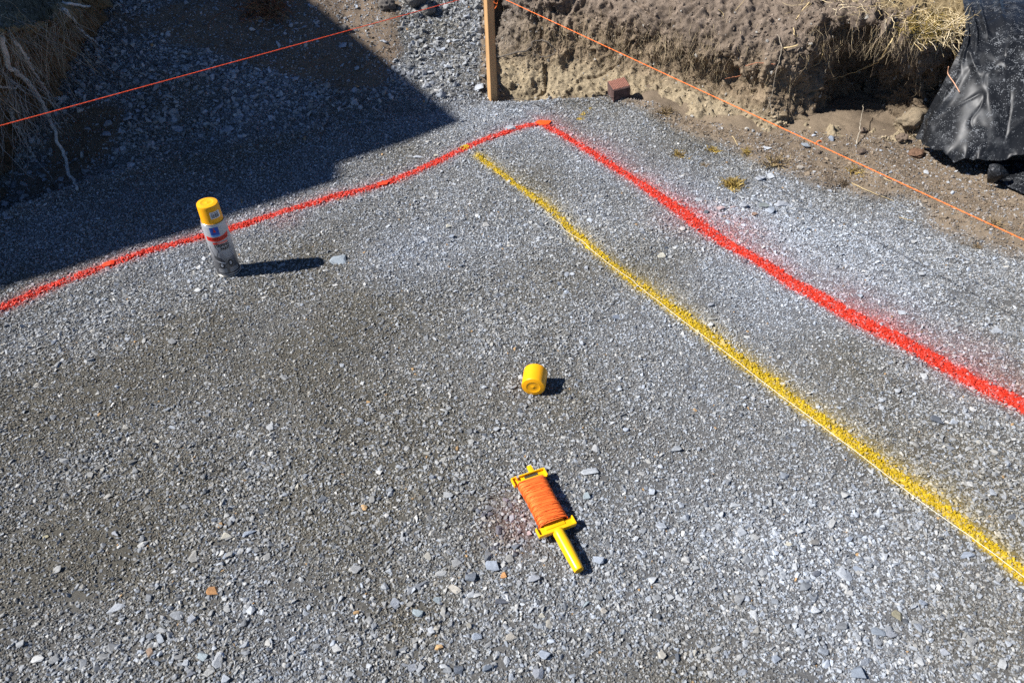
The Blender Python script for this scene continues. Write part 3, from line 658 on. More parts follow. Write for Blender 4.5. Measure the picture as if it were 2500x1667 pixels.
paint_line('red_paint_line', RED_R, 'broad red sprayed line with pink overspray running from the corner to the right edge', RED, 0, 15000, (RED_R[0][0] + rad * np.cos(ang), RED_R[0][1] + rad * np.sin(ang)))
paint_line('yellow_paint_line', YEL, 'yellow sprayed line with a white string lying along it', YELLOW, 1, 15000)
c = G(1131, 366); x, y = c[0] + .6 * rad * np.cos(ang), c[1] + .6 * rad * np.sin(ang)
n = 220; x, y = x[:n], y[:n]; m = paint_amt(x, y)[1] > .5; x, y = x[m], y[m]; n = len(x); r = rng.uniform(.002, .004, n)
me = joined_stones('yellow_paint_spot', np.stack([x, y, H(x, y) + .4 * r + .002], -1), np.stack([rng.normal(0, .5, n), rng.normal(0, .5, n), rng.uniform(0, 6, n)], -1), np.repeat(r[:, None], 3, 1), rng.integers(0, 14, n), YELLOW * rng.uniform(.8, 1.05, (n, 1)), M_paint)
tag(link('yellow_paint_spot', me), 'small yellow paint dab just behind the red line', 'paint spot')
# flat stones painted over
M_orange_flat = plain('orange_paint', (.95, .10, .012), .55, .35, .06, 300, .0004)
M_red_flat = plain('red_paint', (.80, .055, .014), .55, .35, .08, 300, .0004)
PST = [hull_mesh('painted_stone', 16, .35, M_orange_flat, 580 + k, .6) for k in range(3)]
for k, (px, py, wp, hp, an, lab) in enumerate(((1326, 302, 40, 17, 8, 'flat orange painted stone at the corner of the red lines'), (266, 647, 28, 15, 15, 'flat red painted stone in the red line left of the can'), (937, 451, 26, 9, 15, 'small flat red painted stone midway along the thin red line'))):
    P = hit(px, py, 0, (0,)); m = pxm(P); o = link('painted_stone', PST[k]); o.scale = (wp * m / 1.7, 1.7 * hp * m / 1.5, .009); o.data.materials[0] = M_orange_flat if k == 0 else M_red_flat; o.location = (P[0], P[1], P[2] + .006); o.rotation_euler = (.05, -.05, math.radians(an))
    tag(o, lab, 'stone', 'painted stones in the red lines')

# ------------------------------------------------------------------ white string on the yellow line
WS = [(1330, 516), (1337, 526), (1345, 535), (1357, 543), (1369, 551), (1380, 564), (1417, 587), (1457, 621), (1500, 654), (1539, 680), (1566, 703), (1646, 766), (1699, 806), (1779, 866), (1875, 942), (1976, 1017), (2080, 1095), (2180, 1171), (2282, 1250), (2380, 1322), (2500, 1413), (2720, 1580)]
ws = np.array([G(a, b, .009) for a, b in WS]); ws = catmull(ws, 160, 0); ws[:, 2] = np.maximum(.0095 + .002 * n2(ws[:, 0], ws[:, 1], 9, 5), H(ws[:, 0], ws[:, 1]) + .007); ws[0, 2] = H(ws[:1, 0], ws[:1, 1])[0] + .002
V, F = tubes([ws], [np.full(len(ws), .0006)], 6)
tag(link('white_string', mesh_np('white_string', V, F, M_white, True)), 'thin white string laid along the yellow paint line', 'string')

# ------------------------------------------------------------------ stake and mason lines
M_wood = bpy.data.materials.new('stake_wood'); M_wood.use_nodes = True; t = M_wood.node_tree; b = t.nodes['Principled BSDF']; b.inputs['Roughness'].default_value = .75
tc = N(t, 'ShaderNodeTexCoord'); mp = N(t, 'ShaderNodeMapping'); mp.inputs['Scale'].default_value = (90, 90, 5); t.links.new(tc.outputs['Object'], mp.inputs[0])
v = noise(t, mp.outputs[0], 1.6, 5); cr = N(t, 'ShaderNodeValToRGB'); cr.color_ramp.elements[0].position = .3; cr.color_ramp.elements[0].color = (.40, .22, .085, 1); cr.color_ramp.elements[1].position = .7; cr.color_ramp.elements[1].color = (.62, .37, .165, 1)
t.links.new(v, cr.inputs[0]); t.links.new(cr.outputs[0], b.inputs['Base Color']); bump(t, b, v, .0006)
SB = hit(1203, 250, 0, (0,)); st = empty('wooden_stake', SB)
tag(st, 'square wooden stake driven in the gravel behind the red corner', 'stake')
rz = Matrix.Rotation(math.radians(28), 3, 'Z')
mb = MB(); mb.box((0, 0, .24), (.030, .030, .66), rz, .0012, 1); mb.build('shaft', M_wood, st, True, 30)
ZS = float(SB[2]) + .425
tip = np.array([SB[0], SB[1], ZS])
def mason(name, A, B, mat, label, dia, knots=False):
    ln = np.linalg.norm(B - A); n = 420; s = np.linspace(0, 1, n)
    base = A + s[:, None] * (B - A); base[:, 2] -= .004 * 4 * s * (1 - s)
    e = (B - A) / ln; a = np.cross(e, [0, 0, 1]); a /= np.linalg.norm(a); bq = np.cross(e, a); ph = s * ln / .011 * 2 * math.pi
    paths = [base + dia * .28 * (np.cos(ph + k * math.pi)[:, None] * a + np.sin(ph + k * math.pi)[:, None] * bq) for k in (0, 1)]
    V, F = tubes(paths, [np.full(n, dia * .36)] * 2, 5)
    o = link(name, mesh_np(name, V, F, mat, True)); tag(o, label, 'string line')
    return o
BL = G(0, 303, ZS + .02); dl = (BL - tip); BL2 = tip + dl * 1.9
BR = G(2500, 580, ZS); dr = (BR - tip); BR2 = tip + dr * 1.8
sl = mason('string_line', tip + np.array([-.012, -.02, .002]), BL2, M_line_reddened, 'orange string line, coloured redder for its exposure, stretched from the stake to the left over the shaded slope', .0024)
sr = mason('string_line', tip + np.array([.012, -.02, .0]), BR2, M_line, 'orange string line stretched from the stake to the right in front of the earth bank', .0022)
# wraps round the stake and a dangling knot end: part of the right line
wr = []
for k in range(5):
    a = np.linspace(0, 2 * math.pi, 25); q = np.stack([np.sign(np.cos(a)) * np.abs(np.cos(a)) ** .5 * .0185, np.sign(np.sin(a)) * np.abs(np.sin(a)) ** .5 * .0185, 0 * a + .0035 * (k - 2)], -1)
    wr.append((np.array(rz) @ q.T).T + tip)
dn = catmull(np.array([tip + [.018, -.012, 0], tip + [.026, -.016, -.012], tip + [.020, -.016, -.030], tip + [.030, -.018, -.042], tip + [.022, -.018, -.055]]), 24, 0)
dn2 = catmull(np.array([tip + [.018, -.012, 0], tip + [.034, -.01, -.02], tip + [.030, -.02, -.038], tip + [.018, -.02, -.03]]), 20, 0)
V, F = tubes(wr + [dn, dn2], [np.full(25, .0016)] * 5 + [np.full(24, .0016), np.full(20, .0016)], 6)
link('knot', mesh_np('knot', V, F, M_line, True), sr)
lp = hit(1995, 337, 0); A = tip + dr * .55
# little loose curl of line on the right string
sp = [tip + dr * q for q in np.linspace(0, 1.2, 400)]
pr = [abs((1250 + FPX * np.dot(p - CP, _r) / np.dot(p - CP, _fw)) - 2000) for p in sp]; cpt = sp[int(np.argmin(pr))]
V, F = tubes([np.stack([cpt[0] + .006 * np.cos(q) - .004, cpt[1] + 0 * q - .002, cpt[2] + .006 * np.sin(q) + .003], -1) for q in [np.linspace(.2, 4.2, 16)]], [np.full(16, .0012)], 5)
link('loose_curl', mesh_np('loose_curl', V, F, M_line, True), sr)

# ------------------------------------------------------------------ spray can
CB = hit(561, 664, 0, (0,)); CB[2] = H(np.array([CB[0]]), np.array([CB[1]]))[0] + .004
vd = CP - CB; yaw = math.atan2(vd[1], vd[0])                     # label turned to the camera
tilt = Matrix.Rotation(math.radians(2.2), 4, 'Y')
cm = Matrix.Translation(CB) @ tilt @ Matrix.Rotation(yaw, 4, 'Z')
can = empty('spray_paint_can', mat=cm)
tag(can, 'grey striping paint spray can with yellow cap standing upright on the gravel', 'spray can')
CR, CZ = .0325, .178
M_can = bpy.data.materials.new('printed_can'); M_can.use_nodes = True; t = M_can.node_tree; b = t.nodes['Principled BSDF']
b.inputs['Roughness'].default_value = .33; b.inputs['Metallic'].default_value = .25
tc = N(t, 'ShaderNodeTexCoord'); sx = N(t, 'ShaderNodeSeparateXYZ'); t.links.new(tc.outputs['Object'], sx.inputs[0])
cr = N(t, 'ShaderNodeValToRGB'); el = cr.color_ramp.elements; el[0].position = 0; el[0].color = (.085, .085, .09, 1); el[1].position = 1; el[1].color = (.50, .51, .52, 1)
for p_, c_ in ((.10, .085), (.30, .15), (.45, .30), (.60, .42), (.78, .46)):
    e = cr.color_ramp.elements.new(p_); e.color = (c_, c_, c_ * 1.03, 1)
t.links.new(mrange(t, sx.outputs['Z'], 0, CZ, 0, 1), cr.inputs[0]); t.links.new(cr.outputs[0], b.inputs['Base Color'])
M_metal = plain('tin_rim', (.62, .58, .50), .3, .5, .08, 200, 0, .9)
mb = MB(); mb.lathe([(.0, .004), (CR - .004, .003), (CR - .0005, .006), (CR, .009), (CR, CZ - .012), (CR - .001, CZ - .007), (CR - .003, CZ - .003), (.0, CZ - .001)], 64); mb.build('body', M_can, can)
def ring(R, z, r, name, mat, parent):
    a = np.linspace(0, 2 * math.pi, 57); p = np.stack([R * np.cos(a), R * np.sin(a), z + 0 * a], -1); V, F = tubes([p], [np.full(57, r)], 8, False)
    return link(name, mesh_np(name, V, F, mat, True), parent)
ring(CR - .0004, .0042, .0013, 'bottom_rim', M_metal, can); ring(CR - .0022, CZ - .003, .0015, 'top_rim', M_metal, can)
def cap_prof(R, h, th=.0014, hollow=True):
    p = [(0, h + .0002), (.0012, h + .0001), (.0020, h - .0005), (R * .54, h - .0005), (R * .57, h - .0001), (R * .60, h + .0003), (R * .64, h), (R - .0032, h), (R - .0012, h - .0008), (R - .0003, h - .0025), (R, h - .006), (R + .0006, .003), (R + .0006, 0)]
    if hollow: p += [(R - th, 0), (R - th - .0004, h - .006), (0, h - .003)]
    return p
capo = MB().lathe(cap_prof(.0278, .054), 64, Matrix.Translation((0, 0, CZ - .004))).build('cap', M_cap, can)
# curved print patches; phi = angle round the can from the camera side, z = height
def patch(name, pts, mat, parent, R, lift, nsub=10):
    """fills polygon pts [(phi deg, z)] as strips of quads bent round the cylinder (convex, ordered)"""
    bm = bmesh.new(); vs = [bm.verts.new((p, q, 0)) for p, q in pts]; bm.faces.new(vs)
    ph = [p for p, q in pts]
    for cut in np.arange(math.floor(min(ph) / 6) * 6 + 6, max(ph), 6):
        bmesh.ops.bisect_plane(bm, geom=bm.verts[:] + bm.edges[:] + bm.faces[:], plane_co=(cut, 0, 0), plane_no=(1, 0, 0))
    for v in bm.verts:
        a = math.radians(v.co.x); zz = v.co.y; v.co = ((R + lift) * math.cos(a), (R + lift) * math.sin(a), zz)
    bmesh.ops.triangulate(bm, faces=bm.faces[:])
    me = bpy.data.meshes.new(name); bm.to_mesh(me); bm.free(); me.materials.append(mat); return link(name, me, parent)
def rect(a, b, c, d): return [(a, c), (b, c), (b, d), (a, d)]
M_blue = plain('blue_print', (.02, .09, .42), .35, .5, .05); M_blue2 = plain('light_blue_print', (.12, .33, .68), .35, .5, .05); M_redp = plain('red_print', (.72, .03, .015), .35, .5, .05)
M_dred = plain('dark_red_print', (.33, .015, .01), .35, .5, .05); M_pink = plain('pink_print', (.82, .22, .17), .35, .5, .05); M_blk = plain('black_print', (.018, .018, .02), .4, .4, .05); M_lite = plain('pale_print', (.50, .50, .50), .4, .4, .05)
M_dark = plain('dark_grey_print', (.06, .06, .065), .4, .4, .05); M_stk = plain('white_sticker', (.80, .80, .80), .5, .3, .03)
patch('logo_panel', rect(-31, 10, .1445, .1685), M_blue, can, CR, .00025)
patch('logo_bar', rect(-31, 10, .1390, .1445), M_blue2, can, CR, .00025)
patch('logo_emblem', [(-16, .1530), (-4, .1530), (-7, .1605), (-10, .1625), (-13, .1605)], M_redp, can, CR, .0005)
patch('logo_emblem', [(-13, .1630), (-8, .1630), (-8, .1655), (-13, .1655)], M_redp, can, CR, .0005)
patch('name_band', [(-62, .1255), (-10, .1225), (46, .1275), (50, .1345), (54, .1350), (50, .1440), (20, .1385), (-20, .1365), (-62, .1395)], M_redp, can, CR, .00025)
patch('sub_band', rect(-34, 36, .1145, .1205), M_pink, can, CR, .00025); patch('sub_band', rect(-36, -14, .1146, .1204), M_redp, can, CR, .0005)
def text(body, phi0, phi1, z0, h, mat, parent, R, lift, name='lettering', bold=0.0):
    cu = bpy.data.curves.new('t', 'FONT'); cu.body = body; cu.size = 1; cu.offset = bold; cu.resolution_u = 2; o = bpy.data.objects.new('t', cu)
    me = o.to_mesh(); V = np.array([v.co[:] for v in me.vertices]); F = [list(p.vertices) for p in me.polygons]; o.to_mesh_clear()
    bpy.data.objects.remove(o)
    V[:, 0] = (V[:, 0] - V[:, 0].min()) / max(1e-6, np.ptp(V[:, 0])); V[:, 1] = V[:, 1] / .72
    a = np.radians(phi0 + V[:, 0] * (phi1 - phi0)); W = np.stack([(R + lift) * np.cos(a), (R + lift) * np.sin(a), z0 + V[:, 1] * h], -1)
    m = bpy.data.meshes.new(name); m.from_pydata(W.tolist(), [], F); m.materials.append(mat); return link(name, m, parent)
# +phi is to the right as the camera sees it
text('SUPERLINES', -52, 44, .1285, .0070, M_dred, can, CR, .0005, bold=.03)
text('STRIPING', -34, 38, .1050, .0085, M_blk, can, CR, .0004, bold=.045)
text('PAINT', -8, 38, .0935, .0088, M_blk, can, CR, .0004, bold=.045)
for k in range(5): patch('small_print', rect(-4 + 2 * k, 58 - (k % 2) * 8 + k, .0865 - .0050 * k, .0880 - .0050 * k), M_lite, can, CR, .00025)
for k in range(4): patch('small_print', rect(-52, -8, .0290 - .0035 * k, .0303 - .0035 * k), M_lite, can, CR, .00025); patch('small_print', rect(4, 52, .0290 - .0035 * k, .0303 - .0035 * k), M_lite, can, CR, .00025)
patch('small_print', rect(-60, 60, .0105, .0120), M_lite, can, CR, .00025)
def pring(name, pc, zc, ro, ri, mat, k=20):
    bm = bmesh.new(); sc = math.degrees(1 / CR); vs = []
    for j in range(k):
        a = 2 * math.pi * j / k; vs.append([])
        for rr in (ro, ri):
            ph = math.radians(pc + rr * .62 * math.cos(a) * sc); vs[-1].append(bm.verts.new(((CR + .0005) * math.cos(ph), (CR + .0005) * math.sin(ph), zc + rr * math.sin(a))))
    for j in range(k): bm.faces.new((vs[j][0], vs[(j + 1) % k][0], vs[(j + 1) % k][1], vs[j][1]))
    me = bpy.data.meshes.new(name); bm.to_mesh(me); bm.free(); me.materials.append(mat); link(name, me, can)
pring('printed_wheel', -26, .043, .0110, .0060, M_blk); pring('printed_wheel', 17, .0475, .0110, .0060, M_blk)
pring('printed_wheel_rim', -26, .043, .0055, .001, M_lite); pring('printed_wheel_rim', 17, .0475, .0055, .001, M_lite)
patch('printed_machine', [(-52, .066), (-18, .052), (-6, .0555), (-20, .066), (-36, .073), (-54, .075)], M_dark, can, CR, .0006)
patch('printed_machine', [(-50, .0605), (-22, .0500), (-6, .0485), (-4, .0500), (-14, .0535)], M_lite, can, CR, .00075)
patch('printed_machine', [(-16, .0445), (14, .0465), (14, .0495), (-16, .0475)], M_dark, can, CR, .0009)
for a_, b_, c_, d_ in ((-48, .074, -62, .098), (-62, .098, -60, .108), (-40, .073, -22, .092), (-22, .092, -34, .106)):
    patch('printed_machine', [(a_, b_), (a_ + 3, b_), (c_ + 3, d_), (c_, d_)], M_dark, can, CR, .00025)
# price sticker on the cap
patch('price_sticker', rect(-8, 48, CZ + .0135, CZ + .0335), M_stk, capo, .0282, .0004)
k = 0; p0 = -4.0
while p0 < 40:
    wd = random.choice((1.0, 1.6, 2.4)); patch('barcode', rect(p0, p0 + wd, CZ + .0155, CZ + .0275), M_dark, capo, .0282, .0007); p0 += wd + random.choice((.8, 1.2, 1.8))
patch('barcode', rect(-4, 40, CZ + .0295, CZ + .0312), M_dark, capo, .0282, .0007)

# ------------------------------------------------------------------ loose cap on its side
LC = G(1301.8, 947, .029); ax = np.array([-.16, -1.0, 0]); ax /= np.linalg.norm(ax)
zq = Vector(ax).to_track_quat('Z', 'Y'); CL = .049
lm = Matrix.Translation(Vector(LC) - Vector(ax) * CL) @ zq.to_matrix().to_4x4()
gz = H(np.array([LC[0]]), np.array([LC[1]]))[0]; lm.translation.z = gz + .0295
lc = MB().lathe(cap_prof(.0278, CL), 64).build('loose_cap', M_cap); lc.matrix_world = lm
tag(lc, 'loose yellow can cap lying on its side in the gravel', 'cap')

# ------------------------------------------------------------------ string reel
A = G(1292, 1168, .02); Bq = G(1414, 1394, .012); d = Bq - A; LEN = np.hypot(d[0], d[1]); xa = Vector((d[0], d[1], 0)).normalized(); za = Vector((0, 0, 1)); ya = za.cross(xa)
sc = LEN / .238
rm = Matrix(((xa.x, ya.x, 0, A[0]), (xa.y, ya.y, 0, A[1]), (0, 0, 1, 0), (0, 0, 0, 1)))
rm = rm @ Matrix.Rotation(math.radians(2.0), 4, 'Y') @ Matrix.Rotation(math.radians(-4), 4, 'X'); rm.translation = Vector((A[0], A[1], H(np.array([A[0]]), np.array([A[1]]))[0] + .021)); rm = rm @ Matrix.Diagonal((sc, sc, sc, 1))
reel = empty('string_reel', mat=rm)
tag(reel, 'yellow plastic string reel wound with orange twine lying near the bottom', 'string reel')
W2 = .041
mb = MB()   # head plate with raised rim, slot and notch
mb.box((0, 0, 0), (.020, .079, .006), None, .0012); mb.box((-.0095, .0090, .004), (.003, .0610, .010), None, .001); mb.box((-.0095, -.0345, .004), (.003, .0105, .010), None, .001)
mb.box((0, W2 - .0015, .004), (.021, .003, .010), None, .001); mb.box((0, -W2 + .0015, .004), (.021, .003, .010), None, .001)
mb.build('head_plate', M_reel, reel)
mb = MB(); mb.box((-.0075, -.0290, .0065), (.009, .0022, .006), None, .0006); mb.build('line_notch', M_reel, reel)
MB().box((-.003, .006, .0035), (.006, .032, .0012), None).build('slot', plain('slot_shade', (.05, .045, .03), .8), reel, False)  # dark strip laid on the plate, painted shade instead of a cut opening
mb = MB(); mb.box((-.019, .012, .003), (.020, .011, .008), None, .0015); mb.build('prong', M_reel, reel)
XB = .133
mb = MB(); mb.box((XB, 0, 0), (.020, .084, .006), None, .0012); mb.box((XB + .0095, 0, .004), (.003, .084, .011), None, .001); mb.box((XB, W2 + .001, .004), (.021, .003, .010), None, .001); mb.box((XB, -W2 - .001, .004), (.021, .003, .010), None, .001)
mb.build('foot_plate', M_reel, reel)
mb = MB(); mb.box((XB / 2, 0, 0), (XB, .046, .010), None, .002); mb.build('core', M_reel, reel)
hm = Matrix.Translation((XB + .009, 0, .002)) @ Matrix.Rotation(math.pi / 2, 4, 'Y')
mb = MB(); mb.lathe([(0, 0), (.0120, 0), (.0128, .004), (.0124, .010), (.0126, .03), (.0120, .06), (.0108, .088), (.0102, .0945), (.0096, .0958), (.0088, .0952), (.0080, .0925), (0, .0915)], 40, hm); mb.build('handle', M_reel, reel)
turns = 74; npt = 44; tt = np.linspace(0, turns, turns * npt); a = tt * 2 * math.pi; xs = .0115 + (tt / turns) * .108
bul = 1 - .55 * np.abs(2 * tt / turns - 1) ** 2.2
hy, hz = .0310 + .0030 * (1 - bul), .0090 + .0095 * bul
hy = hy - .002 * bul
sgn = lambda q, e: np.sign(q) * np.abs(q) ** e
yy, zz = hy * sgn(np.cos(a), .62), hz * sgn(np.sin(a), .62)
sk_ = .010 * np.repeat(rng.normal(0, .35, turns + 1), npt)[:len(tt)]
xs = xs + sk_ * yy / .03 * .5 + .0006 * np.sin(a * 3.1)
layers = [np.stack([xs, yy, zz + .002], -1)]
t2 = np.linspace(0, 34, 34 * npt); a2 = t2 * 2 * math.pi; x2 = .0125 + (1 - t2 / 34) * .105 + .006 * np.sin(t2 * 2.3); b2 = 1 - .55 * np.abs(2 * (x2 - .0115) / .108 - 1) ** 2.2
layers.append(np.stack([x2 + .004 * np.cos(a2), (.0310 + .0030 * (1 - b2) - .002 * b2 + .0011) * sgn(np.cos(a2), .62), (.0090 + .0095 * b2 + .0012) * sgn(np.sin(a2), .62) + .002], -1))
V, F = tubes(layers, [np.full(len(q), .00092) for q in layers], 5)
link('twine', mesh_np('twine', V, F, M_line, True), reel)
bm = MB(); Vc = []
prof = np.linspace(.008, .123, 14); nn = 28; q = np.linspace(0, 2 * math.pi, nn, endpoint=False)
for xk in prof:
    bk = 1 - .55 * abs(2 * (xk - .0115) / .108 - 1) ** 2.2
    Vc.append(np.stack([np.full(nn, xk), (.0303 + .0030 * (1 - bk) - .002 * bk) * sgn(np.cos(q), .62), (.0083 + .0095 * bk) * sgn(np.sin(q), .62) + .002], -1))
i = np.arange(14 * nn).reshape(14, nn); j = np.roll(i, -1, 1)
link('twine_core', mesh_np('twine_core', np.concatenate(Vc), [np.stack([i[:-1], j[:-1], j[1:], i[1:]], -1).reshape(-1, 4)], M_line, True), reel)
tail = catmull(np.array([(.016, -.026, .008), (.004, -.0275, .008), (-.006, -.0290, .0105), (-.011, -.0290, .010), (-.0125, -.029, .003)]), 24, 0)
V, F = tubes([tail], [np.full(24, .0008)], 5); link('twine_end', mesh_np('twine_end', V, F, M_line, True), reel)

# ------------------------------------------------------------------ brick
BP = hit(1512, 243)
br = empty('brick', BP + np.array([0, .03, .024])); br.rotation_euler = (math.radians(7), math.radians(-8), math.radians(12))
tag(br, 'broken red brown brick with grooved top leaning at the foot of the earth bank', 'brick')
M_brick = plain('dark_brick', (.105, .066, .058), .9, .15, .35, 70, .002); M_brick2 = plain('red_brick_top', (.27, .12, .085), .9, .15, .25, 90, .001)
mb = MB(); mb.box((0, 0, 0), (.072, .07, .060), None, .004, 2)
for q in mb.bm.verts: q.co += Vector((random.gauss(0, .0012), random.gauss(0, .0012), random.gauss(0, .001) if q.co.z < .025 else 0))
o = mb.build('body', M_brick, br, True, 25)
mb = MB()
for k in range(11): mb.box((-.0315 + k * .0063, random.gauss(0, .001), .0302), (.0042, .066, .0030), None, .0008, 1)
mb.build('grooved_face', M_brick2, br)

# ------------------------------------------------------------------ black plastic sheet
M_sheet = bpy.data.materials.new('black_plastic_sheet'); M_sheet.use_nodes = True; t = M_sheet.node_tree; b = t.nodes['Principled BSDF']
tc = N(t, 'ShaderNodeTexCoord'); ob = tc.outputs['Object']
vo = N(t, 'ShaderNodeTexVoronoi'); vo.inputs['Scale'].default_value = 230; t.links.new(ob, vo.inputs['Vector'])
sz = noise(t, ob, 55, 3); ar = noise(t, ob, 9, 4)
thr = N(t, 'ShaderNodeMath', operation='MULTIPLY'); t.links.new(mrange(t, sz, .34, .66, 0, .46), thr.inputs[0]); t.links.new(mrange(t, ar, .35, .65, .5, 1.25), thr.inputs[1])
ls = N(t, 'ShaderNodeMath', operation='LESS_THAN'); t.links.new(vo.outputs['Distance'], ls.inputs[0]); t.links.new(thr.outputs[0], ls.inputs[1])
dust = N(t, 'ShaderNodeMath', operation='MULTIPLY_ADD'); t.links.new(ls.outputs[0], dust.inputs[0]); dust.inputs[1].default_value = .55
t.links.new(mrange(t, noise(t, ob, 22, 5, .65), .52, .8, 0, .28), dust.inputs[2])
mx = N(t, 'ShaderNodeMix', data_type='RGBA'); t.links.new(dust.outputs[0], mx.inputs[0]); mx.inputs[6].default_value = (.011, .012, .014, 1); mx.inputs[7].default_value = (.22, .23, .24, 1); t.links.new(mx.outputs[2], b.inputs['Base Color'])
rr = mrange(t, dust.outputs[0], 0, .5, .38, .8); b.inputs['Specular IOR Level'].default_value = .2; t.links.new(rr, b.inputs['Roughness']); bump(t, b, noise(t, ob, 14, 2), .003, .5)
def sheet(name, rows, nu, nv, wr, label, thick=.0012, ragged=0.0):
    C = np.array([[WY(*p) for p in r] for r in rows]); P = catmull(catmull(C, nv, 0), nu, 1)
    du = np.gradient(P, axis=1); dv = np.gradient(P, axis=0); nn = np.cross(du, dv); nn /= np.linalg.norm(nn, axis=2)[..., None] + 1e-9
    if nn[..., 1].mean() > 0: nn = -nn
    v, u = np.meshgrid(np.linspace(0, 1, nv), np.linspace(0, 1, nu), indexing='ij')
    P = P + nn * wr(u, v, P)[..., None]
    V = P.reshape(-1, 3); F = grid_faces(nv, nu); n = len(V); Vb = (P - nn * thick).reshape(-1, 3)
    i = np.arange(n).reshape(nv, nu); bd = np.concatenate([i[0], i[1:, -1], i[-1, ::-1][1:], i[::-1, 0][1:]])
    R = np.stack([bd[:-1], bd[1:], bd[1:] + n, bd[:-1] + n], -1)
    me = mesh_np(name, np.concatenate([V, Vb]), np.concatenate([F, F[:, ::-1] + n, R]), M_sheet, True); me.set_sharp_from_angle(angle=math.radians(55))
    return link(name, me)
SR = [  # rows from the top of the bank down to the hem; each runs left to right
 [(2330, -120, 3.2), (2400, -115, 3.15), (2480, -110, 3.1), (2600, -100, 3.0), (2800, -80, 2.8)],
 [(2346, -20, 2.62), (2405, -20, 2.58), (2480, -15, 2.52), (2600, 0, 2.45), (2800, 30, 2.3)],
 [(2356, 38, 2.40), (2400, 40, 2.37), (2480, 45, 2.31), (2600, 55, 2.24), (2800, 90, 2.06)],
 [(2353, 95, 2.28), (2400, 98, 2.26), (2480, 105, 2.20), (2600, 115, 2.12), (2800, 150, 1.95)],
 [(2326, 155, 2.24), (2385, 165, 2.18), (2475, 175, 2.12), (2600, 185, 2.05), (2800, 220, 1.88)],
 [(2294, 216, 2.22), (2365, 240, 2.12), (2465, 250, 2.05), (2600, 255, 1.99), (2800, 290, 1.83)],
 [(2262, 270, 2.21), (2345, 310, 2.06), (2455, 325, 1.99), (2600, 325, 1.93), (2800, 360, 1.77)],
 [(2234, 332, 2.19), (2316, 384, 2.01), (2440, 386, 1.95), (2600, 384, 1.88), (2800, 420, 1.72)]]
def sh_wr(u, v, P):
    p = P.reshape(-1, 3)
    f = .010 * fbm(p * np.array([5, 5, 2.0]), 2, 7) + .0012 * fbm(p * np.array([16, 16, 7]), 2, 9)
    f = .6 * f + .0035 * np.clip(1 - 3.2 * np.abs(fbm(p * np.array([6, 6, 4]) + 4, 2, 13)), 0, 1) ** 2 - .003 * np.clip(1 - 4 * np.abs(fbm(p * np.array([11, 11, 6]), 2, 19)), 0, 1) ** 2
    f = f.reshape(u.shape)
    cre = 0
    for (u0, v0, u1, v1, w_, a_) in ((.05, .18, .22, .52, .028, .018), (.16, .16, .30, .42, .022, .016), (.33, .10, .42, .34, .03, .016), (.14, .62, .06, .98, .03, .016), (.30, .55, .5, .95, .04, .010), (.1, .47, .3, .62, .02, .009), (.5, .2, .42, .6, .04, .012), (.22, .62, .55, .55, .03, .007), (.02, .3, .12, .58, .02, .012), (.6, .3, .75, .9, .05, .012)):
        dx, dy = u1 - u0, v1 - v0; l2 = dx * dx + dy * dy; tt_ = np.clip(((u - u0) * dx + (v - v0) * dy) / l2, 0, 1)
        dd_ = np.hypot(u - u0 - tt_ * dx, v - v0 - tt_ * dy); cre = cre + a_ * np.exp(-(dd_ / w_) ** 2) * np.sin(math.pi * np.clip(tt_ * .9 + .05, 0, 1))
    hem = sm(.9, 1, v) * .006 * np.sin(u * 46 + 2 * np.sin(u * 17))
    return f * sm(0, .1, v) + cre + hem
sheet1 = sheet('plastic_sheet', SR, 200, 200, sh_wr, '')
tag(sheet1, 'dusty black plastic sheet draped over the end of the earth bank', 'plastic sheet')
# ragged hem: pull the lower edge up and down
me = sheet1.data; nvv = 200; nv2 = nvv * nvv
co = np.empty(len(me.vertices) * 3, np.float32); me.vertices.foreach_get('co', co); co = co.reshape(-1, 3)
for base_ in (0, nv2):
    g = co[base_:base_ + nv2].reshape(nvv, nvv, 3); uu = np.linspace(0, 1, nvv)
    rag = .012 * fbm(P2(uu * 14, uu * 0), 3, 77) + .004 * fbm(P2(uu * 60, uu * 0 + 3), 2, 78)
    for k in range(14):
        g[nvv - 14 + k, :, 2] += rag * (k / 13.0) ** 1.5
me.vertices.foreach_set('co', co.ravel()); me.update()
S2 = [[(2404, 400, 2.045), (2460, 398, 2.025), (2540, 398, 1.985), (2700, 420, 1.895)], [(2408, 425, 1.985), (2460, 430, 1.965), (2540, 435, 1.915), (2700, 470, 1.825)], [(2412, 447, 1.935), (2450, 462, 1.900), (2510, 488, 1.845), (2700, 560, 1.705)]]
def s2_wr(u, v, P):
    return .006 * fbm(P.reshape(-1, 3) * 14, 2, 17).reshape(u.shape) + .012
sheet2 = sheet('plastic_sheet', S2, 60, 40, s2_wr, ''); tag(sheet2, 'black plastic sheet end lying flat on the dirt under the hanging sheet', 'plastic sheet')
# folded back corner of the lying sheet
FC = [[(2416, 402, 1.920), (2428, 400, 1.920), (2446, 405, 1.920), (2466, 427, 1.930)], [(2412, 416, 1.910), (2430, 414, 1.900), (2450, 418, 1.903), (2466, 429, 1.925)], [(2410, 432, 1.910), (2428, 432, 1.900), (2444, 430, 1.903), (2464, 430, 1.925)], [(2410, 447, 1.920), (2424, 446, 1.915), (2440, 440, 1.915), (2462, 431, 1.925)]]
fold = sheet('folded_corner', FC, 30, 30, lambda u, v, P: .008 * np.sin(math.pi * u) * np.sin(math.pi * v), '')
fold.parent = sheet2

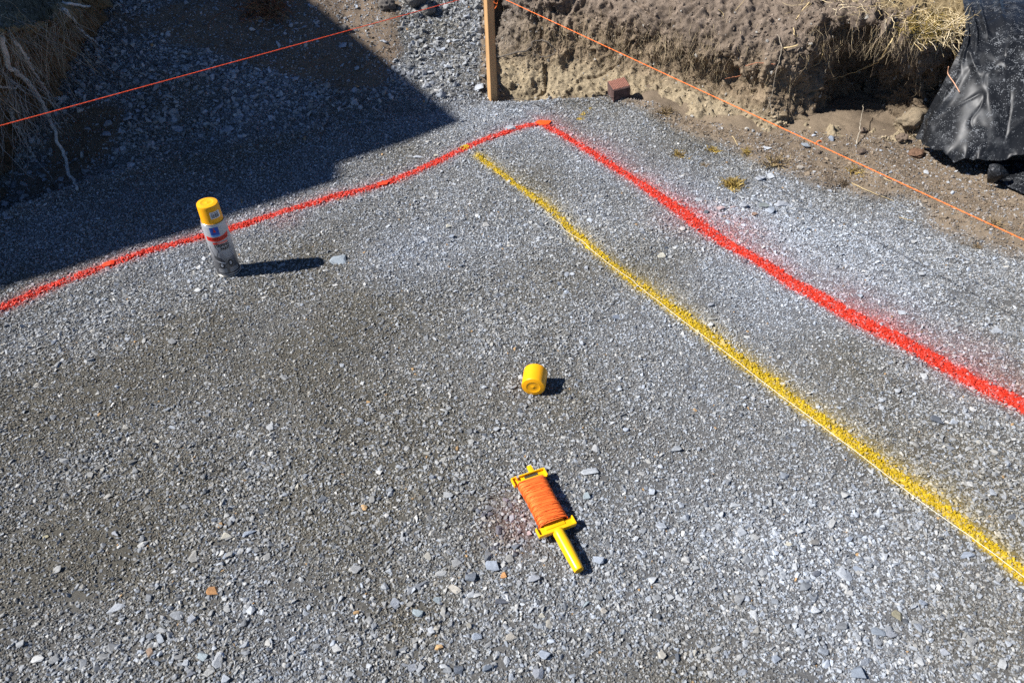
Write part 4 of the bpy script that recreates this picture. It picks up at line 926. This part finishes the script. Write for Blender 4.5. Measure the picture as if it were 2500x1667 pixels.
# ------------------------------------------------------------------ roots, twigs, straw
def rootlet(pts, lifts, r0, r1, which=(0, 1, 2), wob=.003, n=26, seed=0):
    P = []
    for (px, py), l in zip(pts, lifts): P.append(hit(px, py, l, which))
    P = catmull(np.array(P), n, 0); k = np.arange(n)[:, None] * .9
    P = P + wob * np.concatenate([vn(np.concatenate([k, k * 0 + seed, k * 0 + c], 1), c)[:, None] for c in range(3)], 1)
    return P, np.linspace(r0, r1, n)
def thing_root(name, strands, mat, label, cat='root', group=None, sides=6):
    V, F = tubes([s[0] for s in strands], [s[1] for s in strands], sides)
    o = link(name, mesh_np(name, V, F, mat, True)); return tag(o, label, cat, group)
GR = 'roots hanging from the earth bank'
# right bank: the photo distance from the face is small, so each point lifts off a little
rb = (0, 1)
thing_root('root', [rootlet([(2182, 91), (2166, 118), (2142, 154), (2102, 171), (2062, 185), (2039, 192)], [.03, .08, .13, .13, .12, .1], .0024, .0008, rb, .003, 26, 1), rootlet([(2142, 154), (2120, 160), (2092, 177)], [.13, .12, .12], .0012, .0005, rb, .002, 12, 2)], M_straw, 'pale forked root crossing the dark hollow of the earth bank', group=GR)
thing_root('root', [rootlet([(2161, 45), (2161, 80), (2146, 112), (2143, 152)], [.03, .1, .13, .13], .0014, .0007, rb, .003, 20, 3)], M_root, 'thin dark root hanging below the grassy brow into the hollow', group=GR)
thing_root('root', [rootlet([(1978, 5), (1946, 45), (1938, 78), (1946, 90)], [.012, .014, .014, .01], .0022, .0012, rb, .003, 20, 4)], M_straw, 'pale bent root lying on the bank face left of the grass', group=GR)
thing_root('root', [rootlet([(1946, 90), (1962, 112), (1978, 126)], [.01, .008, .006], .0018, .0008, rb, .003, 14, 40)], plain('root_dark', (.07, .055, .045), .9), 'short dark root continuing below the pale bent root', group=GR)
thing_root('root', [rootlet([(2035, 88), (2033, 126), (2021, 155), (2015, 177)], [.02, .05, .06, .06], .0016, .0006, rb, .003, 20, 5), rootlet([(2034, 122), (2042, 121), (2046, 131)], [.05, .06, .06], .0012, .0008, rb, .001, 10, 6)], M_root, 'brown hooked root hanging at the left edge of the hollow', group=GR)
thing_root('root', [rootlet([(2010, 108), (2008, 134), (1999, 153), (1981, 163)], [.02, .04, .045, .03], .0016, .0007, rb, .003, 20, 7), rootlet([(2008, 134), (2020, 152)], [.04, .05], .001, .0005, rb, .002, 10, 8)], M_straw, 'pale root with two ends beside the hooked root', group=GR)
thing_root('root', [rootlet([(1898, 83), (1906, 115), (1898, 166), (1887, 222), (1878, 248), (1869, 279)], [.01, .02, .03, .035, .03, .03], .0014, .0008, rb, .004, 30, 9), rootlet([(1878, 248), (1887, 284)], [.03, .03], .0018, .001, rb, .002, 12, 10)], M_root, 'long thin root dangling down the middle of the bank to a forked tip', group=GR)
thing_root('root', [rootlet([(2108, 255), (2102, 295), (2096, 329), (2091, 351)], [.12, .1, .05, .012], .0010, .0028, (0, 1), .003, 20, 11)], M_root, 'grey root thickening down to the dirt below the hollow', group=GR)
thing_root('root', [rootlet([(1771, 194), (1789, 188), (1807, 185), (1806, 168)], [.03, .035, .03, .02], .0017, .0009, rb, .002, 16, 12)], M_root_red, 'short reddish root poking out left of the bank middle', group=GR)
thing_root('root', [rootlet([(1820, 161), (1855, 154), (1893, 158)], [.015, .02, .012], .0013, .0009, rb, .002, 16, 13)], M_root_red, 'thin reddish root lying level across the bank face', group=GR)
thing_root('root', [rootlet([(1912, 118), (1930, 116), (1949, 111)], [.012, .014, .012], .0026, .0022, rb, .001, 12, 14)], M_straw, 'thick pale root stub lying level high on the bank', group=GR)
thing_root('root', [rootlet([(1217, 139), (1262, 129), (1292, 121), (1300, 104), (1316, 99), (1335, 102), (1355, 121), (1348, 134), (1321, 138), (1300, 131)], [.012] * 10, .0030, .0016, rb, .004, 46, 15)], plain('root_grey', (.12, .105, .09), .9), 'dark grey looping root on the sandy slope right of the stake', group=GR)
thing_root('twig', [rootlet([(1214, 236), (1257, 239), (1311, 256), (1354, 268), (1385, 277)], [.01, .02, .016, .01, .004], .0014, .0009, (0, 1), .003, 26, 16)], plain('twig_dark', (.06, .05, .045), .9), 'thin dark twig on the gravel between stake and brick', 'twig')
GL = 'roots hanging from the shaded bank'
lb_ = (0, 2)
thing_root('root', [rootlet([(4, 95), (25, 164), (64, 196), (89, 229), (114, 282), (136, 329), (161, 396), (189, 466)], [.10, .12, .13, .14, .15, .12, .06, .004], .0075, .0048, lb_, .006, 46, 17)], M_root_pale, 'longest pale root reaching from the shaded bank down to the gravel', group=GL)
thing_root('root', [rootlet([(30, 95), (64, 143), (89, 186), (111, 221), (136, 266)], [.09, .10, .11, .10, .03], .0052, .0036, lb_, .005, 34, 18)], M_root_pale, 'pale root just right of the longest root on the shaded bank', group=GL)
thing_root('root', [rootlet([(154, 21), (182, 50), (200, 79), (232, 104), (245, 127)], [.02, .04, .04, .03, .006], .0056, .004, lb_, .006, 30, 19)], M_root_pale, 'wavy root high on the shaded slope above the left string', group=GL)
thing_root('root', [rootlet([(150, 6), (190, 14), (221, 15)], [.05, .06, .06], .005, .004, lb_, .004, 16, 20)], M_root_pale, 'short level root at the top edge of the shaded bank', group=GL)
thing_root('root', [rootlet([(22, 262), (34, 300), (57, 336), (86, 382)], [.05, .06, .06, .02], .0062, .0035, lb_, .006, 26, 21)], M_root_pale, 'pale root low in the dark gap left of the longest root', group=GL)
thing_root('root', [rootlet([(-10, 208), (20, 214), (44, 212)], [.06, .07, .07], .0045, .003, lb_, .004, 14, 22)], M_root_pale, 'level root stub at the left edge under the hanging grass', group=GL)
# hair roots on the right bank face and dry strands over the left bank (uncountable)
def strand_mass(name, starts, fun, n, col, label, cat, r0=.0005, seg=7, colj=.25):
    paths, radii, cols = [], [], []
    for k in range(n):
        p = fun(k)
        if p is None: continue
        paths.append(p); q = r0 * random.uniform(.6, 1.5); radii.append(np.linspace(q, q * .45, len(p))); cols.append(np.tile(np.array(col[k % len(col)]) * random.uniform(1 - colj, 1 + colj), (len(p) * 3, 1)))
    V, F = tubes(paths, radii, 3, False)
    o = link(name, mesh_np(name, V, F, M_strand, False, np.concatenate(cols))); return tag(o, label, cat, kind='stuff')
def walk(p, d, step, seg, jit, grav):
    out = [p]; d = np.array(d, float)
    for _ in range(seg):
        d = d + np.array([random.gauss(0, jit), random.gauss(0, jit), random.gauss(0, jit) - grav]); d /= np.linalg.norm(d) + 1e-9
        out.append(out[-1] + d * step)
    return np.array(out)
def f_hair(k):
    u = random.random()
    if u < .62: px, py = random.uniform(1225, 1760), random.gauss(115, 48)
    elif u < .85: px, py = random.uniform(1750, 2260), random.uniform(40, 300)
    else: px, py = random.uniform(1980, 2250), random.uniform(60, 110)
    P = hit(px, py, .004, (1,))
    return walk(P, (random.gauss(0, .3), -.35, -.8), random.uniform(.005, .014), 7, .35, .25)
strand_mass('hair_roots', None, f_hair, 2000, [(.30, .23, .14), (.20, .15, .10), (.12, .09, .06), (.38, .30, .18)], 'fine brown hair roots hanging over the earth bank face', 'roots', .00055)
def f_left(k):
    px, py = random.uniform(-60, 190), random.gauss(45, 40)
    if py > 150 - .35 * px: return None
    P = hit(px, py, .02, (2,))
    return walk(P, (random.gauss(.35, .35), -.45, random.gauss(-.3, .4)), random.uniform(.008, .030), 8, .25, .2)
strand_mass('hanging_dry_grass', None, f_left, 330, [(.26, .23, .19), (.18, .15, .11), (.32, .29, .22)], 'tangle of dead grass and rootlets hanging from the shaded bank', 'dry grass', .0008)
def f_left2(k):
    px, py = random.uniform(-20, 130), random.uniform(150, 340)
    P = hit(px, py, .02, (2,)); return walk(P, (random.gauss(.2, .4), -.5, -.6), random.uniform(.012, .03), 8, .3, .3)
strand_mass('hanging_rootlets', None, f_left2, 120, [(.30, .29, .27), (.2, .19, .17)], 'thin rootlets dangling below the tangle of the shaded bank', 'roots', .0011)
# dead grass on the brow at the right, next to the sheet
def f_brow(k):
    t_ = random.random(); px = 1950 + 400 * t_; py = random.uniform(-60, 8 + 70 * t_)
    if random.random() < .3: px, py = random.uniform(2230, 2350), random.uniform(30, 105)
    P = hit(px, py, .004, (1,)); return walk(P, (random.gauss(-.1, .9), random.gauss(-.4, .5), random.gauss(.15, .25)), random.uniform(.007, .020), 6, .30, .10)
strand_mass('dry_grass', None, f_brow, 560, [(.64, .51, .30), (.52, .40, .21), (.44, .33, .16), (.70, .58, .38)], 'straw coloured dead grass on the bank brow beside the black sheet', 'dry grass', .0009)
def f_brow2(k):
    px, py = random.gauss(2270, 38), random.gauss(66, 20)
    if px > 2350: return None
    P = hit(px, py, .001, (1,)); return walk(P, (random.gauss(0, .7), random.gauss(-.5, .4), random.gauss(.3, .5)), random.uniform(.002, .005), 4, .4, .05)
strand_mass('moss_cushion', None, f_brow2, 1500, [(.30, .21, .05), (.22, .16, .04), (.36, .26, .08)], 'golden moss cushion on the bank brow under the dead grass', 'moss', .0009)
# little tufts on the ground
def tuft(px, py, size, cols, label, name='moss_tuft', n=170, cat='moss', lift=.35, grp=None):
    c = hit(px, py, 0, (0, 1)); m = pxm(c) * size; P = []; C = []
    for k in range(n):
        a = random.uniform(0, 6.28); d = abs(random.gauss(0, .45)); p = c + np.array([m * .5 * d * math.cos(a), m * .5 * d * math.sin(a), .001])
        q = walk(p, (math.cos(a) * d * 1.2 + random.gauss(0, .3), math.sin(a) * d * 1.2 + random.gauss(0, .3), lift * random.uniform(.5, 1.6)), m * random.uniform(.06, .13), 4, .35, .06); P.append(q)
        C.append(np.tile(np.array(random.choice(cols)) * random.uniform(.7, 1.25), (len(q) * 3, 1)))
    V, F = tubes(P, [np.linspace(m * .024, m * .010, len(p)) for p in P], 3, False)
    return tag(link(name, mesh_np(name, V, F, M_strand, False, np.concatenate(C))), label, cat, grp)
gold = [(.36, .25, .05), (.28, .19, .05), (.44, .32, .10), (.2, .14, .05)]; brn = [(.20, .14, .07), (.14, .10, .06), (.28, .20, .10)]
GT = 'dry tufts on the gravel by the bank'
tuft(1790, 452, 46, gold, 'golden brown moss tuft standing alone right of the broad red line', n=320, grp=GT)
tuft(1657, 381, 38, gold + brn, 'flat brown moss tuft left of the other tufts by the bank foot', n=180, lift=.15, grp=GT)
tuft(1738, 369, 36, gold, 'yellowish moss patch at the gravel edge above the lone tuft', n=160, lift=.12, grp=GT)
tuft(1826, 374, 28, gold, 'small yellowish moss tuft among pale stones at the dirt edge', n=120, lift=.2, grp=GT)
tuft(1625, 275, 40, brn, 'brown dry weed at the foot of the bank right of the brick', 'dry_weed', 110, 'weed', .2, GT)
tuft(1720, 405, 24, brn, 'tiny brown tuft just above the lone golden tuft', 'dry_weed', 80, 'weed', .15, GT)
tuft(2062, 452, 30, [(.09, .07, .05), (.14, .10, .06)], 'dark brown grass clod beside the pale straw on the right', 'dry_weed', 200, 'weed', .35, GT)
tuft(1893, 400, 60, brn + [(.4, .3, .15)], 'sparse dead weed litter spread on the dirt edge', 'dry_weed', 120, 'weed', .06, GT)
tuft(2090, 418, 44, gold + brn, 'faint mossy patch on the dirt below the orange string', n=110, lift=.08, grp=GT)
tuft(2430, 548, 40, brn, 'dry litter patch near the right edge under the string', 'dry_weed', 90, 'weed', .08, GT)
tuft(2385, 602, 26, brn, 'small dry tuft on the gravel at the right edge', 'dry_weed', 80, 'weed', .12, GT)
def f_clump(k):
    c = hit(655, 22, 0, (0,)); a = random.uniform(0, 6.28); d = abs(random.gauss(0, .06)); p = c + np.array([d * math.cos(a), d * math.sin(a), .0])
    return walk(p, (random.gauss(-.2, .7), random.gauss(-.3, .6), random.uniform(.1, .9)), random.uniform(.012, .03), 6, .25, .16)
P = [f_clump(k) for k in range(380)]; C = [np.tile(np.array(random.choice([(.26, .10, .045), (.20, .09, .045), (.30, .2, .1)])) * random.uniform(.6, 1.2), (7 * 3, 1)) for _ in P]
V, F = tubes(P, [np.linspace(.0016, .0007, 7)] * len(P), 3, False)
tag(link('dry_shrub', mesh_np('dry_shrub', V, F, M_strand, False, np.concatenate(C))), 'reddish dry grass clump in shade at the top of the slope', 'dry shrub')
# single straws
def straw(name, pts, lifts, r, label, mat=M_straw, which=(0, 1)):
    thing_root(name, [rootlet(pts, lifts, r, r * .6, which, .001, 14, random.randint(30, 99))], mat, label, 'straw', 'straws lying about the bank foot')
straw('straw', [(2080, 446), (2110, 462), (2150, 478), (2185, 492)], [.006] * 4, .0012, 'long pale straw lying on the dirt near the right side')
straw('straw', [(1788, 333), (1796, 345), (1801, 356)], [.006] * 3, .0013, 'short pale straw at the dirt edge above the moss tufts')
straw('straw', [(2158, 434), (2168, 440), (2178, 444)], [.006] * 3, .0011, 'short straw just below the orange string on the dirt')
straw('straw', [(2196, 530), (2215, 536), (2236, 539)], [.006] * 3, .001, 'short straw on the gravel edge left of the right corner')
straw('straw', [(1795, 27), (1808, 12), (1818, 0)], [.01] * 3, .001, 'pale straw on the upper bank face near the top edge')
straw('straw', [(1755, 24), (1765, 34), (1767, 44)], [.008] * 3, .001, 'bent pale straw on the upper bank left of the other')
dsp = Vector(ray(2330, 190)).normalized(); shtree = BVHTree.FromObject(sheet1, bpy.context.evaluated_depsgraph_get())
tp = []
for px, py in ((2316, 163), (2314, 178), (2318, 187), (2330, 204), (2343, 226)):
    h = shtree.ray_cast(Vector(CP), Vector(ray(px, py)).normalized(), 9); q = h[0] if h[0] is not None else Vector(WY(px, py, 2.24)); tp.append(np.array(q - Vector(ray(px, py)).normalized() * .006))
V, F = tubes([catmull(np.array(tp), 20, 0)], [np.full(20, .0014)], 6)
tag(link('twig', mesh_np('twig', V, F, plain('pinkish_twig', (.66, .36, .22), .6), True)), 'bent pinkish twig resting on the left fold of the black sheet', 'twig')

# ------------------------------------------------------------------ soil clods
def clod(px, py, wpx, label, col=(.2, .16, .12), sq=.75, which=(0, 1)):
    P = hit(px, py, 0, which); r = wpx * pxm(P) / 2
    bm = bmesh.new(); bmesh.ops.create_icosphere(bm, subdivisions=4, radius=1.0); v = np.array([q.co[:] for q in bm.verts]); s = random.randint(0, 999)
    d = 1 + .28 * fbm(v * 1.4 + s, 2, s) + .14 * fbm(v * 4 + s, 3, s + 3); v = v * d[:, None] * np.array([1, .9, sq]) * r
    for q, c in zip(bm.verts, v): q.co = c
    me = bpy.data.meshes.new('soil_clod'); bm.to_mesh(me); bm.free(); me.polygons.foreach_set('use_smooth', [True] * len(me.polygons))
    a = me.attributes.new('col', 'FLOAT_COLOR', 'POINT'); cc_ = np.tile(np.array([*col, 1.0]), (len(me.vertices), 1)); a.data.foreach_set('color', cc_.astype(np.float32).ravel()); me.materials.append(M_earth)
    o = link('soil_clod', me); o.location = P + np.array([0, 0, r * sq * .55]); return tag(o, label, 'soil clod', 'soil clods on the slopes')
clod(945, 22, 40, 'dark soil clod left of the two at the top centre', (.15, .135, .12))
clod(1010, 8, 62, 'largest grey soil clod at the top edge left of the stake', (.19, .18, .165))
clod(1042, 32, 34, 'crumbly grey soil clod below the largest one near the stake', (.2, .19, .175))
clod(840, 76, 24, 'grey clod on the shadow edge under the left string', (.19, .175, .155))
clod(2222, 306, 58, 'round tan soil clod under the bank beside the black sheet', (.27, .215, .145), .9)
clod(2200, 342, 26, 'small brown soil clod at the foot of the round tan clod', (.2, .15, .11))
clod(2235, 378, 36, 'reddish brown flat soil clod on the dirt left of the hanging sheet', (.19, .115, .075), .5)
clod(2105, 322, 18, 'dark small clod by the grey root below the hollow', (.17, .13, .1))
clod(1996, 375, 16, 'small dark clod on the dirt above the pebbles', (.16, .125, .095))
clod(2103, 374, 20, 'brown clod under the orange string on the dirt', (.15, .115, .09))

# ------------------------------------------------------------------ house that throws the shade (stands left, outside the picture)
HZ = 3.3; off = -sdir / sdir[2] * -1 * 0
def back(P, z): return np.array(P) + (z - P[2]) / (-sdir[2]) * (-sdir)
def shp(px, py): return hit(px, py, 0, (0,))
c0 = back(shp(1131, 297), HZ); e1 = back(shp(833, 401), HZ); e2 = back(shp(833, 441), HZ); e3 = back(shp(0, 712), HZ); t1 = back(shp(762, 2), HZ)
dA = (e3 - e2); dA[2] = 0; dA /= np.linalg.norm(dA); dB = t1 - c0; dB[2] = 0; dB /= np.linalg.norm(dB)
pts = [c0, e1, e2, e3, e3 + dA * 3.5, e3 + dA * 3.5 + dB * 6, c0 + dB * 6]
M_roof = plain('roof_metal', (.2, .2, .21), .5, .4, .1, 3); M_wall = plain('house_render', (.42, .40, .37), .9, .2, .08, 6)
house = empty('house', (float(c0[0]) - 1, float(c0[1]), 0)); tag(house, 'plain rendered house with flat roof standing left of the pad', 'house')
def prism(name, pp, z0, z1, mat):
    bm = bmesh.new(); lo = [bm.verts.new((p[0], p[1], z0)) for p in pp]; hi = [bm.verts.new((p[0], p[1], z1)) for p in pp]; n = len(pp)
    bm.faces.new(lo); bm.faces.new(hi)
    for k in range(n): bm.faces.new((lo[k], lo[(k + 1) % n], hi[(k + 1) % n], hi[k]))
    bmesh.ops.recalc_face_normals(bm, faces=bm.faces[:]); me = bpy.data.meshes.new(name); bm.to_mesh(me); bm.free(); me.materials.append(mat)
    o = link(name, me, house); o.matrix_parent_inverse = Matrix.Translation(-house.location); return o
prism('roof', pts, HZ - .16, HZ, M_roof)
wp = [c0 + .35 * (dA + dB), e3 + dA * 3.2 + .35 * dB, e3 + dA * 3.2 + dB * 5.7, c0 + dB * 5.7 + .35 * dA]
prism('wall', wp, -.3, HZ - .163, M_wall)
print('house corner', c0, dA, dB)
